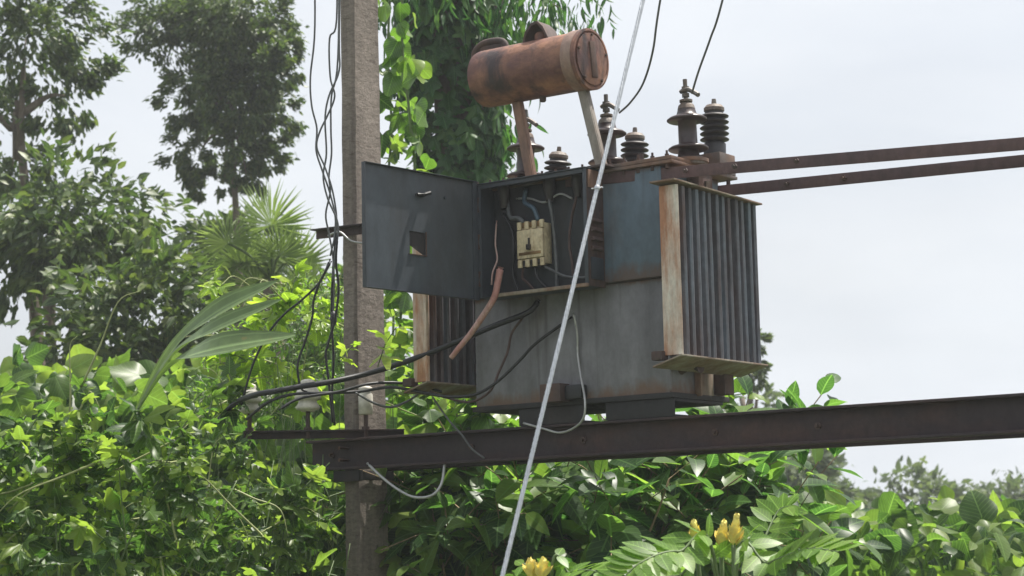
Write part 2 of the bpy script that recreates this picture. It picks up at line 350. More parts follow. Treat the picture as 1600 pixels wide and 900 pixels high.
for x in (-6.50, -5.6, -4.95, -4.25, -3.75):
    bm = NB(); M, _ = axis_to((x, 7.09, 2.06), (x, 7.06, 2.06)); lathe(bm, [(.016, 0), (.016, .012), (.008, .013), (.008, .026), (0, .026)], M, 6); obj('bolt', bm, MT['rustdark'], b1)
def angle_iron(name, a, b, w, t, label, cat, mat, up=1, outward=Vector((0, -1, 0)), group=None):
    """L section from a to b: a vertical leg and a horizontal leg"""
    a, b = Vector(a), Vector(b); d = (b-a).normalized(); n = (outward-d*outward.dot(d)).normalized(); z = n.cross(d)
    if z.z < 0: z = -z
    root = empty(name, (a+b)/2, label, cat, group, 'thing'); L_ = (b-a).length; M = basis(d, n, z, a)
    bm = NB(); box(bm, 0, L_, -t, 0, 0, w, .0015, M); obj('vertical_leg', bm, mat, root)
    bm = NB(); zz = (w-t, w+.001) if up > 0 else (-.001, t)
    box(bm, .001, L_-.001, .0005, w, *zz, .0015, M); obj('horizontal_leg', bm, mat, root)
    return root
angle_iron('tie_angle', (-4.95, 7.0, 3.222), (-2.45, 7.08, 3.075), .052, .007, 'upper brown tie angle running in front of the tank cover', 'tie bar', MT['tie'], 1, Vector((0, 1, 0)), 'upper tie angles')
angle_iron('tie_angle', (-4.36, 7.37, 3.150), (-2.45, 7.38, 3.07), .052, .007, 'lower brown tie angle starting behind the radiator', 'tie bar', MT['tie'], 1, Vector((0, 1, 0)), 'upper tie angles')
channel('line_cross_arm', -6.9, -2.2, 7.098, -1, 6.6, 6.7, .05, 'steel cross arm high between the two pole tops', 'cross arm', MT['tie'])

for o_, y_, pts in ((bpy.data.objects['tie_angle'], 6.993, ((-4.30, 3.21), (-4.05, 3.195), (-3.75, 3.177))), (bpy.data.objects['tie_angle.001'], 7.363, ((-4.0, 3.163), (-3.72, 3.151)))):
    for x, z in pts:
        bm = NB(); M, _ = axis_to((x, y_+.004, z), (x, y_-.03, z)); lathe(bm, [(.012, 0), (.012, .010), (.006, .011), (.006, .022), (0, .022)], M, 6); obj('bolt', bm, MT['rustdark'], o_)

# ------------------------------------------------------------------ the transformer
TX0, TX1, TY0, TY1, TZ0, TZ1 = -5.53, -4.44, 7.04, 7.50, 2.232, 3.255
tr = empty('distribution_transformer', (-4.985, 7.27, 2.137), 'grey-blue rusty transformer with finned radiators and a drum on top', 'transformer')
bm = NB(); box(bm, TX0, TX1, TY0, TY1, TZ0, 2.755, .006); tank = obj('tank', bm, MT['tank'], tr)
bm = NB(); box(bm, TX0-.004, TX1+.004, TY0-.035, TY1+.004, 2.757, TZ1, .008); obj('tank_upper', bm, MT['tank_up'], tr)
for x in (TX0+.004, TX1-.004):
    bm = NB(); tube(bm, [(x+random.uniform(-.0015, .0015), TY0+.003, TZ0+.01+k*.0125) for k in range(41)], lambda t: .0055+.0012*math.sin(t*160), 6); obj('weld_bead', bm, MT['tank'], tank)
bm = NB(); box(bm, TX0-.02, TX1+.012, TY0-.008, TY1+.02, TZ0-.012, TZ0+.012, .003); obj('base_plate', bm, MT['near_black'], tank)
bm = NB(); box(bm, -5.585, -4.365, 6.985, 7.56, 3.257, 3.272, .003); obj('tank_flange', bm, MT['cover'], tr)
bm = NB(); box(bm, -5.580, -4.370, 6.99, 7.555, 3.274, 3.292, .004); cover = obj('tank_cover', bm, MT['cover'], tr)
for i in range(16):
    for y in (7.008, 7.537):
        x = -5.55+i*.0765; bm = NB(); lathe(bm, [(.011, 3.236), (.011, 3.257)], Matrix.Translation((x, y, 0)), 6)
        lathe(bm, [(.011, 3.292), (.011, 3.302), (.006, 3.303), (.006, 3.318), (0, 3.318)], Matrix.Translation((x, y, 0)), 6); obj('cover_bolt', bm, MT['rustdark'], cover)
for x0, x1 in ((-5.285, -4.915), (-4.795, -4.43)):
    bm = NB(); box(bm, x0, x1, 7.045, 7.052, 2.139, 2.219, .002); box(bm, x0+.004, x1-.004, 7.0525, 7.47, 2.205, 2.219, .002); box(bm, x0+.004, x1-.004, 7.0525, 7.47, 2.138, 2.148, .002)
    bmf = bm; obj('base_channel', bmf, MT['near_black'], tr)
# drain valve block at the foot of the tank
bm = NB(); box(bm, -5.10, -4.985, 6.96, 7.039, 2.235, 2.318, .006); vb = obj('drain_valve', bm, MT['rustdark'], tr)
bm = NB(); box(bm, -4.98, -4.885, 6.985, 7.039, 2.242, 2.308, .012); obj('valve_wheel', bm, MT['black'], vb)
# right-side foot lugs under the radiator
bm = NB(); box(bm, -4.439, -4.405, 7.235, 7.245, 2.235, 2.345, .002); box(bm, -4.4375, -4.43, 7.2455, 7.385, 2.236, 2.344, .002); obj('foot_lug', bm, MT['plate'], tr)
bm = NB(); box(bm, -4.439, -4.38, 7.40, 7.485, 2.25, 2.345, .006); obj('foot_lug', bm, MT['rustdark'], tr)
bm = NB(); tube(bm, [(-4.44, 7.13, 2.36), (-4.34, 7.13, 2.36)], .034, 14); obj('drain_pipe', bm, MT['rustdark'], tr)

def radiator(x0, x1, y0, y1, z0, z1, n):
    bm = NB(); xm = (x0+x1)/2; box(bm, xm-.005, xm+.005, y0+.02, y1-.02, z0+.01, z1-.004, 0)
    rad = obj('radiator', bm, MT['rustdark'], tr)
    pitch = (y1-y0-.03)/(n-1); th = .023
    def fin_bm(th, wx):
        bm = NB(); c = th*.45
        poly = [(-wx/2, -th/2+c), (-wx/2+c*.6, -th/2), (wx/2-c*.6, -th/2), (wx/2, -th/2+c), (wx/2, th/2-c), (wx/2-c*.6, th/2), (-wx/2+c*.6, th/2), (-wx/2, th/2-c)]
        return prism(bm, poly, Matrix.Translation((0, 0, z0+.002)), z1-z0-.004)
    first = None
    for i in range(n):
        y = y0+.015+i*pitch
        if i == 0: obj('fin', fin_bm(.024, x1-x0), MT['cream'], rad, Matrix.Translation((xm, y, 0)))
        elif first is None: first = obj('fin', fin_bm(th, x1-x0-.004), MT['fin'], rad, Matrix.Translation((xm, y, 0)))
        else:
            o = bpy.data.objects.new('fin', first.data); link(o, rad, Matrix.Translation((xm+random.uniform(-.003, .003), y+random.uniform(-.004, .004), 0)) @ Matrix.Rotation(random.uniform(-.06, .06), 4, 'Z') @ Matrix.Translation((0, 0, z0)) @ Matrix.Rotation(random.uniform(-.006, .006), 4, 'X') @ Matrix.Translation((0, 0, -z0)))
    # tray-like top and bottom plates, slightly bent
    bm = NB(); box(bm, x0-.018, x1+.014, y0-.035, y1+.02, z1-.002, z1+.006, .0015)
    for v in bm.verts:
        if v.co.y < y0: v.co.z += .012
    obj('top_plate', bm, MT['plate'], rad)
    bm = NB(); box(bm, x0-.04, x1+.012, y0-.02, y1+.02, z0-.007, z0+.001, .0015); 
    for v in bm.verts:
        if v.co.x < xm: v.co.z -= .042
    obj('bottom_plate', bm, MT['plate'], rad)
    bm = NB(); box(bm, x0-.045, x0+.012, y0-.024, y0+.03, z0-.018, z0+.022, .008); obj('corner_bracket', bm, MT['rustdark'], rad)
    for z in (z0+.09, z1-.09):
        a, b_ = ((TX1-.004, xm) if x0 > -5 else (xm, TX0+.004))
        bm = NB(); tube(bm, [(a, 7.27, z), (b_, 7.27, z)], .035, 16); obj('header_pipe', bm, MT['rustdark'], rad)
    return rad
radiator(-4.358, -4.262, 6.85, 7.555, 2.385, 3.128, 13)
radiator(-5.765, -5.672, 6.85, 7.555, 2.365, 3.11, 13)

# conservator drum
CY = 6.965; A0, A1 = Vector((-5.395, CY, 3.797)), Vector((-4.765, CY, 3.790)); CM, CL = axis_to(A0, A1); CR = .136
bm = NB(); lathe(bm, [(0, -.012), (CR*.55, -.010), (CR*.85, -.004), (CR*.97, .008), (CR, .025), (CR, CL*.5), (CR, CL-.075), (CR+.004, CL-.073), (CR+.004, CL-.02), (CR+.007, CL-.018), (CR+.007, CL), (CR-.004, CL+.002), (CR-.010, CL-.006), (0, CL-.006)], CM, 40)
drum = obj('conservator', bm, MT['rust'], tr, smooth=40)
bm = NB(); lathe(bm, [(CR-.016, CL-.007), (CR-.016, CL+.004), (CR*.55, CL+.010), (0, CL+.011)], CM, 36); obj('end_cap', bm, MT['rust'], drum)
bm = NB(); box(bm, -.024, .020, -.088, .080, CL+.006, CL+.017, .004, CM @ Matrix.Rotation(R_(8), 4, 'Z')); obj('level_gauge', bm, MT['rustdark'], drum)
for k in range(5):
    a = k*math.pi*2/5+.35; bm = NB(); lathe(bm, [(.007, CL+.001), (.007, CL+.013), (0, CL+.013)], CM @ Matrix.Translation(((CR-.022)*math.cos(a), (CR-.022)*math.sin(a), 0)), 6); obj('cap_bolt', bm, MT['rustdark'], drum)
bm = NB(); lathe(bm, [(CR+.001, CL-.078), (CR+.0062, CL-.077), (CR+.0062, CL-.022), (CR+.001, CL-.021)], CM, 40); obj('end_band', bm, MT['paleband'], drum)
# breather pipe loop at the far end
bm = NB(); tube(bm, smooth_path([(-5.40, CY+.02, 3.86), (-5.452, CY+.02, 3.90), (-5.455, CY+.02, 3.945), (-5.41, CY+.02, 3.978), (-5.34, CY+.02, 3.982), (-5.285, CY+.02, 3.968), (-5.268, CY+.02, 3.93), (-5.268, CY+.02, 3.88)]), .017, 12); obj('breather_pipe', bm, MT['rustdark'], drum)
bm = NB(); box(bm, -5.425, -5.285, CY+.012, CY+.03, 3.885, 3.966, .004); obj('breather_plate', bm, MT['rustdark'], drum)
# filler hood: small folded sheet cap
bm = NB(); M = basis((1, 0, 0), (0, 0, 1), (0, -1, 0), (-5.045, CY+.05, 3.918))
prism(bm, [(-.075, 0), (-.06, .05), (-.02, .088), (.012, .092), (.045, .06), (.075, .0), (.066, -.004), (.040, .048), (.01, .079), (-.018, .075), (-.05, .043), (-.064, -.004)], M, .10); hood = obj('filler_hood', bm, MT['rustdark'], drum)
bm = NB(); lathe(bm, [(.035, 3.90), (.035, 3.955), (.028, 3.965), (0, 3.967)], Matrix.Translation((-5.045, CY+.005, 0)), 18); obj('filler_neck', bm, MT['rust'], drum)
bm = NB(); lathe(bm, [(.016, 3.668), (.016, 3.64), (.012, 3.634), (0, 3.632)], Matrix.Translation((-5.045, CY, 0)), 12); obj('drain_plug', bm, MT['rustdark'], drum)
for p, q in (((-5.205, CY, 3.672), (-5.118, 6.95, 3.275)), ((-4.828, CY, 3.672), (-4.722, 6.95, 3.275))):
    bm = NB(); bar(bm, p, q, .044, .007, Vector((0, 1, 0))); bar(bm, Vector(p)+Vector((.0215, .016, 0)), Vector(q)+Vector((.0215, .016, 0)), .026, .006, Vector((1, 0, 0))); obj('conservator_support', bm, MT['rustbar'] if p[0] < -5 else MT['greybar'], tr)
for p in ((-5.118, 6.95, 3.272), (-4.722, 6.95, 3.272)):
    bm = NB(); box(bm, p[0]-.05, p[0]+.05, 6.91, 7.0, 3.2735, 3.283, .002); obj('support_foot', bm, MT['rustdark'], tr)

# bushings: three two-shed ones in front, three ribbed ones behind
def bush_two(x, y, zb, lean):
    M = Matrix.Translation((x, y, zb)) @ Matrix.Rotation(lean, 4, 'Y')
    bm = NB(); lathe(bm, [(0, 0), (.062, 0), (.062, .02), (.050, .028), (.046, .052), (.056, .056), (.086, .053), (.092, .057), (.092, .062), (.080, .070), (.050, .076), (.043, .084), (.042, .186), (.050, .191), (.086, .188), (.092, .192), (.092, .197), (.080, .206), (.056, .214), (.046, .222), (.040, .244), (0, .244)], M, 32)
    o = obj('low_voltage_bushing', bm, MT['brown_porc'], tr, smooth=60)
    bm = NB(); lathe(bm, [(.082, -.02), (.082, .004), (.070, .012), (0, .012)], M, 24); obj('flange_ring', bm, MT['cap'], o)
    bm = NB(); lathe(bm, [(.041, .2445), (.036, .262), (.026, .272), (.020, .276), (.030, .278), (.030, .288), (.018, .292), (0, .292)], M, 18); obj('cap', bm, MT['cap'], o)
    bm = NB(); lathe(bm, [(.010, .29), (.010, .385), (0, .387)], M, 10); lathe(bm, [(.019, .302), (.019, .318)], M, 6); lathe(bm, [(.019, .335), (.019, .35)], M, 6); obj('terminal_stud', bm, MT['steel'], o)
    bm = NB(); a = M @ Vector((0, 0, .328)); tube(bm, smooth_path([a+Vector((-.02, -.01, 0)), a+Vector((.02, -.015, .004)), a+Vector((.06, -.02, -.018)), a+Vector((.085, -.03, -.035))], 4), .011, 8); obj('terminal_lug', bm, MT['steel'], o)
    return o
def bush_rib(x, y, zb, n, lean):
    M = Matrix.Translation((x, y, zb)) @ Matrix.Rotation(lean, 4, 'Y'); prof = [(0, 0), (.052, 0), (.052, .055), (.044, .062)]; z = .066
    for k in range(n): prof += [(.043, z), (.066, z+.006), (.068, z+.011), (.060, z+.017), (.043, z+.023)]; z += .0275
    prof += [(.043, z+.004), (0, z+.004)]
    bm = NB(); lathe(bm, prof, M, 32); o = obj('high_voltage_bushing', bm, MT['grey_porc'], tr, smooth=60)
    bm = NB(); lathe(bm, [(.044, z+.0045), (.048, z+.008), (.048, z+.022), (.036, z+.036), (.012, z+.042), (.010, z+.065), (0, z+.067)], M, 20); obj('cap', bm, MT['cap'], o)
    return o
for x, ln in ((-5.345, .03), (-4.863, 0), (-4.418, -.02)): bush_two(x, 7.22, 3.30, ln)
for x, zt, n, ln in ((-5.325, 3.292, 4, .12), (-4.862, 3.292, 5, .05), (-4.412, 3.36, 5, .02)): bush_rib(x, 7.44, zt, n, ln)
bm = NB(); box(bm, -4.49, -4.345, 7.37, 7.51, 3.2925, 3.362, .006); obj('bushing_turret', bm, MT['cover'], tr)
bm = NB(); lathe(bm, [(.09, 3.292), (.09, 3.308), (0, 3.308)], Matrix.Translation((-4.418, 7.22, 0)), 28); obj('bushing_turret', bm, MT['cover'], tr)
# odd fittings behind the radiator: valve body and pipe stub
bm = NB(); box(bm, -4.437, -4.37, 7.22, 7.34, 3.14, 3.245, .006); obj('valve_body', bm, MT['rustdark'], tr)
bm = NB(); tube(bm, [(-4.36, 7.28, 3.135), (-4.36, 7.28, 3.21)], .016, 10); obj('valve_stem', bm, MT['cap'], tr)
bm = NB(); lathe(bm, [(.012, 3.29), (.012, 3.345), (0, 3.346)], Matrix.Translation((-4.60, 7.10, 0)), 10); obj('thermometer_pocket', bm, MT['rustdark'], tr)

# distribution box, open
BX0, BX1, BY0, BY1, BZ0, BZ1 = -5.372, -4.748, 6.868, 7.003, 2.733, 3.266
bm = NB(); box(bm, BX0+.004, BX1-.004, BY1-.006, BY1-.002, BZ0+.004, BZ1-.004, .0008); dbox = obj('distribution_box', bm, MT['inside'], tr)
for x0, x1 in ((BX0, BX0+.0035), (BX1-.0035, BX1)):
    bm = NB(); box(bm, x0, x1, BY0+.001, BY1, BZ0, BZ1, .0008); obj('side_panel', bm, MT['box'] if x0 < -5 else MT['rustdark'], dbox)
bm = NB(); box(bm, BX0-.006, BX1+.006, BY0-.012, BY1, BZ1+.0005, BZ1+.005, .001); obj('top_panel', bm, MT['box'], dbox)
bm = NB(); box(bm, BX0+.004, BX1-.004, BY0+.001, BY1-.007, BZ0+.0005, BZ0+.004, .0008); obj('bottom_panel', bm, MT['box'], dbox)
bm = NB()
box(bm, BX0-.004, BX0+.026, BY0-.003, BY0, BZ0, BZ1, .0008); box(bm, BX1-.016, BX1+.003, BY0-.003, BY0, BZ0, BZ1, .0008)
box(bm, BX0+.0265, BX1-.0165, BY0-.003, BY0, BZ1-.02, BZ1, .0008); obj('front_frame', bm, MT['box'], dbox)
bm = NB(); box(bm, BX0+.12, BX1+.004, BY0-.016, BY0+.0, BZ0-.006, BZ0+.010, .002); obj('bottom_lip', bm, MT['plate'], dbox)
for k in range(4):
    z = 3.03-.042*k; bm = NB(); M = Matrix.Translation((BX1+.002, 6.935, z)) @ Matrix.Rotation(R_(-28), 4, 'Y'); box(bm, -.002, .012, -.04, .04, -.010, .010, .002, M); obj('louvre', bm, MT['rustdark'], dbox)
bm = NB(); box(bm, BX1+.0005, BX1+.006, 6.89, 6.985, 2.765, 2.865, .002); obj('side_plate', bm, MT['box'], dbox)
bm = NB(); box(bm, BX1+.0005, BX1+.007, 6.88, 6.99, 3.18, 3.262, .002); obj('rust_strap', bm, MT['rustbar'], dbox)
# door: sheet with a folded rim, square window cut-out, hasp
DH = Vector((BX0-.002, BY0-.006, 0)); DF = Vector((-5.440, 6.135, 0)); dd = (DF-DH).normalized(); DW = (DF-DH).length
dn = Vector((-dd.y, dd.x, 0));  dn = dn if dn.x > 0 else -dn       # inner face looks to +X
DM = basis(dd, (0, 0, 1), dn, DH+Vector((0, 0, 2.722)))
DHt = .560
hx0, hx1, hz0, hz1 = .340, .440, .178, .282
bm = NB()
for (a, b, c, d) in ((0, hx0, 0, DHt), (hx1, DW, 0, DHt), (hx0, hx1, 0, hz0), (hx0, hx1, hz1, DHt)):
    prism(bm, [(a, c), (b, c), (b, d), (a, d)], DM, .0025)
bmesh.ops.remove_doubles(bm, verts=bm.verts, dist=1e-5)
for v in bm.verts: pass
door = obj('door', bm, MT['doorin'], dbox, smooth=0)
def rim(a, b, c, d):
    bm = NB(); box(bm, a, b, c, d, .0026, .022, .001, DM); obj('door_rim', bm, MT['box'], dbox)
rim(.002, DW-.002, DHt-.003, DHt); rim(.002, DW-.002, 0, .003); rim(DW-.003, DW, .0035, DHt-.0035)
bm = NB(); box(bm, .0, .030, .002, DHt-.002, .0028, .014, .002, DM); obj('hinge_strip', bm, MT['box'], dbox)
for z in (.10, .275, .45):
    bm = NB(); tube(bm, [DM @ Vector((-.004, z-.035, .012)), DM @ Vector((-.004, z+.035, .012))], .009, 10); obj('hinge', bm, MT['rustdark'], dbox)
bm = NB(); box(bm, .355, .400, .445, .458, .003, .022, .003, DM); tube(bm, [DM @ Vector((.398, .451, .018)), DM @ Vector((.375, .451, .04)), DM @ Vector((.345, .462, .044))], .009, 8); obj('latch', bm, MT['black'], dbox)
bm = NB(); lathe(bm, [(.008, 0), (.008, .008), (0, .009)], DM @ Matrix.Translation((.21, .46, .0026)), 10); obj('rivet', bm, MT['box'], dbox)
bm = NB(); prism(bm, [(-.004, -.004), (.108, -.004), (.108, 0), (0, 0), (0, .108), (-.004, .108)], DM @ Matrix.Translation((hx0, hz0, .0026)), .006); obj('window_edge', bm, MT['rustdark'], dbox)

bm = NB(); prism(bm, [(hx0-.012, hz1+.012), (hx1+.012, hz1+.012), (hx1+.012, hz0+.05), (hx0+.01, hz0+.004), (hx0-.012, hz0-.004)], DM @ Matrix.Translation((0, 0, -.007)), .0025); obj('window_shadow_sheet', bm, MT['near_black'], dbox)  # added dark sheet, stands in for the shade seen through the cut-out

# ------------------------------------------------------------------ circuit breaker in the box
def breaker():
    x0, x1, yf, z0, z1 = -5.186, -5.036, 6.925, 2.862, 3.076; yb = BY1-.007
    root = empty('circuit_breaker', ((x0+x1)/2, yb, z0), 'cream moulded circuit breaker mounted inside the open box', 'circuit breaker')
    zz0, zz1 = z0+.04, z1-.04
    bm = NB(); box(bm, x0, x1, yf+.018, yb, z0+.012, z1-.012, .004); obj('case', bm, MT['breaker'], root)
    bm = NB(); box(bm, x0+.001, x1-.001, yf, yf+.0175, zz0, zz1, .005); obj('front_cover', bm, MT['breaker'], root)
    for za, zb in ((z0, zz0-.003), (zz1+.003, z1)):
        for k in range(4):
            xa = x0+k*(x1-x0-.022)/3; bm = NB(); box(bm, xa, xa+.022, yf+.004, yf+.0175, za, zb, .003); obj('terminal_barrier', bm, MT['breaker'], root)
        for k in range(3):
            xa = x0+.022+k*(x1-x0-.022)/3; bm = NB(); box(bm, xa+.003, xa+.019, yf+.010, yf+.0176, za+.008, zb-.004, .002); obj('terminal', bm, MT['brass'] if za > 3 else MT['breaker_dark'], root)
    xm = (x0+x1)/2; zm = (zz0+zz1)/2
    bm = NB(); box(bm, xm-.022, xm+.022, yf-.003, yf-.0002, zm-.034, zm+.028, .001); obj('toggle_plate', bm, MT['breaker'], root)
    bm = NB(); box(bm, xm-.010, xm+.010, yf-.018, yf-.0032, zm-.030, zm-.004, .003); box(bm, xm-.004, xm+.005, yf-.010, yf-.0031, zm-.003, zm+.026, .002); obj('toggle', bm, MT['breaker_dark'], root)
    bm = NB(); box(bm, x0+.012, x1-.012, yf-.0012, yf-.0002, zm-.052, zm-.038, .0003); obj('scorched_strip', bm, MT['brass'], root)
    return root
breaker()

# ------------------------------------------------------------------ wires and cables
def wire(name, label, pts, r, mat, cat='wire', group=None, n=6, seg=8):
    bm = NB(); tube(bm, smooth_path(pts, n), r, seg); return tag(obj(name, bm, mat, smooth=180), label, cat, group)
yi = 6.975
for i, (p, mt, lab) in enumerate((
        (((-5.28, yi, 3.24), (-5.27, yi, 3.17), (-5.24, yi-.02, 3.11), (-5.19, yi-.03, 3.10), (-5.155, yi-.03, 3.075)), 'grey_wire', 'grey jumper cable entering the breaker from the box wall side'),
        (((-5.16, yi, 3.24), (-5.165, yi-.01, 3.18), (-5.13, yi-.03, 3.155), (-5.09, yi-.04, 3.13), (-5.07, yi-.035, 3.075)), 'bluew', 'blue jumper cable looping over the breaker'),
        (((-5.02, yi, 3.24), (-5.015, yi-.02, 3.17), (-5.0, yi-.02, 3.08), (-4.995, yi-.01, 2.95), (-4.99, yi-.01, 2.84), (-5.0, yi, 2.75)), 'grey_wire', 'grey cable running down just beside the breaker'),
        (((-4.86, yi, 3.24), (-4.865, yi-.02, 3.15), (-4.90, yi-.01, 3.06), (-4.915, yi-.01, 2.95), (-4.90, yi-.01, 2.85), (-4.905, yi, 2.75)), 'brownw', 'thin brown cable hanging down near the vented box side'),
        (((-5.10, 6.95, 2.865), (-5.095, 6.95, 2.82), (-5.07, 6.96, 2.78), (-5.03, yi, 2.742)), 'black', 'black cable leaving the bottom of the breaker'))):
    wire('box_cable', lab, p, .011 if i in (0, 1) else .008 if i < 3 else .007, MT[mt], 'cable', 'cables inside the box')
for lab, mt, r_, p in (
        ('black lead arching across the back of the box', 'black', .008, ((-5.30, yi, 3.14), (-5.25, yi, 3.05), (-5.235, yi-.01, 2.95), (-5.25, yi, 2.85), (-5.22, yi, 2.76))),
        ('white lead looped behind the breaker top', 'alu', .005, ((-5.22, yi, 3.20), (-5.14, yi, 3.19), (-5.05, yi-.01, 3.16), (-4.97, yi, 3.19), (-4.90, yi, 3.16))),
        ('brown lead twisting beside the breaker foot', 'brownw', .006, ((-5.17, 6.95, 2.862), (-5.185, yi-.01, 2.82), (-5.15, yi-.015, 2.79), (-5.12, yi, 2.75))),
        ('grey lead slanting to the vented side', 'grey_wire', .006, ((-5.055, 6.95, 2.862), (-5.0, yi-.01, 2.83), (-4.93, yi-.015, 2.80), (-4.82, yi, 2.79), (-4.78, yi, 2.84))),
        ('blue lead dropping along the vented side', 'bluew', .005, ((-4.80, yi, 3.24), (-4.79, yi-.01, 3.1), (-4.81, yi-.01, 2.98), (-4.785, yi, 2.86), (-4.80, yi, 2.75)))):
    wire('box_cable', lab, p, r_, MT[mt], 'cable', 'cables inside the box')
for x, lab in ((-5.285, 'dark cable boot in the box nearest the hinge'), (-5.02, 'dark cable boot in the box above the breaker edge'), (-4.86, 'dark cable boot in the box nearest the vented side')):
    bm = NB(); lathe(bm, [(.030, 3.262), (.030, 3.22), (.022, 3.19), (.018, 3.16), (0, 3.158)], Matrix.Translation((x, yi-.01, 0)), 14); tag(obj('cable_boot', bm, MT['breaker_dark']), lab, 'cable boot', 'cable boots in the box')
wire('red_cable', 'faded red cable hanging out of the open box', [at(782, 418, Y=6.86), at(778, 440, Y=6.85), at(772, 465, Y=6.84), at(755, 493, Y=6.83), at(735, 522, Y=6.83), at(716, 545, Y=6.82), at(705, 559, Y=6.82)], lambda t: .017-.005*t, MT['red'], 'cable')
wire('wire_loop', 'thin pale wire dangling at the hinge side inside the box', [at(776, 345, Y=6.95), at(774, 380, Y=6.94), at(777, 405, Y=6.92), at(770, 425, Y=6.88), at(768, 445, Y=6.87)], .004, MT['red'])
# heavy black cables from under the box to the white insulators
def P_(x, y, Y=None, D=None): return at(x, y, Y=Y, D=D)
wire('service_cable', 'thick black cable sagging from under the box to the insulators', [(-5.12, 7.0, 2.715), at(825, 488, Y=6.97), at(770, 510, Y=6.93), at(700, 540, Y=6.88), at(640, 563, Y=6.85), at(580, 582, Y=6.82), at(520, 596, D=9.0), at(470, 604, D=8.97), at(425, 612, D=8.95), at(398, 617, D=9.0), at(365, 632, D=9.2), at(330, 670, D=9.3)], .0135, MT['black'], 'cable', 'black service cables')
wire('service_cable', 'second black cable sagging lower, tied at the post insulators', [(-4.95, 7.02, 2.62), at(838, 536, Y=7.0), at(815, 560, Y=6.98), at(790, 585, Y=6.95), at(768, 603, Y=6.93), at(740, 617, Y=6.9), at(700, 620, Y=6.85), at(655, 612, Y=6.85), at(610, 605, Y=6.83), at(560, 612, D=9.0), at(505, 614, D=8.95), at(458, 616, D=8.95), at(420, 628, D=8.95), at(385, 655, D=9.1)], .0075, MT['black'], 'cable', 'black service cables')
wire('service_cable', 'thin dark wire drooping down the tank front from the thick cable', [at(818, 495, Y=6.985), at(800, 520, Y=7.0), at(793, 550, Y=7.0), at(780, 580, Y=6.98), at(765, 612, Y=6.95), at(735, 628, Y=6.93), at(700, 622, Y=6.9), at(672, 612, Y=6.88)], .006, MT['brownw'], 'cable', 'black service cables')
wire('service_cable', 'black wire swinging up from the pole insulator to the box', [at(436, 640, D=8.85), at(470, 622, D=8.9), at(530, 612, D=8.95), at(575, 600, D=9.0), at(620, 598, Y=6.9), at(660, 604, Y=6.95), at(690, 612, Y=6.97)], .007, MT['black'], 'cable', 'black service cables')
wire('service_cable', 'grey wire curving below the post insulator towards the radiator', [at(556, 614, D=8.9), at(585, 630, D=8.95), at(612, 636, D=9.0), at(640, 625, Y=6.95), at(660, 610, Y=6.95)], .006, MT['grey_wire'], 'cable', 'black service cables')
wire('earth_wire', 'thin grey earth wire running from tank down to beam', [at(896, 488, Y=7.0), at(902, 520, Y=7.02), at(903, 555, Y=7.03), at(908, 590, Y=7.0), at(914, 625, Y=6.95), at(912, 652, Y=6.95), at(898, 668, Y=6.98), at(875, 676, Y=7.02), at(850, 670, Y=7.02), at(818, 661, Y=7.02)], .0055, MT['alu'])
wire('loose_wire', 'loose pale wire end drooping under the beam at the pole', [at(574, 724, Y=7.03), at(596, 745, Y=7.0), at(622, 765, Y=6.98), at(648, 777, Y=6.98), at(675, 774, Y=7.0), at(690, 755, Y=7.03), at(695, 722, Y=7.06)], .007, MT['alu'])
wire('loose_wire', 'thin dark wire lying across the front of the beam', [at(672, 615, Y=6.97), at(700, 655, Y=7.0), at(722, 680, Y=7.02), at(738, 702, Y=7.02), at(757, 716, Y=7.03)], .005, MT['grey_wire'])
# bundle of wires hanging on the free side of the pole
bw = [
 ('grey wire outermost in the bundle beside the pole', [(490, -140), (492, 40), (485, 120), (487, 165), (495, 200), (494, 235), (503, 265), (515, 300), (524, 340), (522, 375)]),
 ('grey wire kinking away from the pole near its top', [(526, -140), (526, 30), (515, 60), (516, 120), (523, 150), (512, 180), (500, 205), (495, 230), (508, 262), (520, 300), (526, 350), (516, 400)]),
 ('grey wire hugging the pole edge then swinging outward', [(533, -140), (530, 60), (530, 110), (514, 150), (508, 185), (510, 240), (505, 275), (512, 310), (528, 350), (524, 395), (519, 440)]),
 ('grey wire crossing the bundle just above the bracket', [(531, -140), (528, 90), (518, 150), (517, 200), (518, 240), (514, 275), (516, 300), (509, 335), (514, 365), (520, 400), (522, 440), (520, 500)]),
 ('black wire dropping straight down below the bracket', [(525, 365), (522, 400), (519, 450), (518, 500), (521, 560), (519, 620), (523, 665)]),
 ('black wire knotted halfway below the bracket', [(527, 370), (525, 410), (529, 450), (524, 495), (512, 540), (509, 555), (514, 600), (520, 660)]),
 ('black wire sweeping left from the bracket into the leaves', [(516, 405), (500, 440), (470, 470), (445, 490), (420, 520), (395, 570), (375, 640)]),
 ('black wire dropping from the bracket to the middle insulator', [(518, 408), (500, 440), (490, 470), (488, 495), (478, 530), (465, 570), (470, 605), (480, 612)])]
for i, (lab, pts) in enumerate(bw):
    wire('hanging_wire', lab, [at(x, y, D=9.15-.0*i-.05*(i % 3)) for x, y in pts], .0046 if i < 4 else .006, MT['grey_wire'] if i < 4 else MT['black'], 'wire', 'wires hanging beside the pole')
bm = NB(); bmesh.ops.create_icosphere(bm, subdivisions=2, radius=.022, matrix=Matrix.Translation(at(521, 498, D=9.08)) @ Matrix.Diagonal((.8, .8, 1.8, 1))); tag(obj('tape_knot', bm, MT['black'], smooth=180), 'black taped knot joining two wires below the bracket', 'knot')
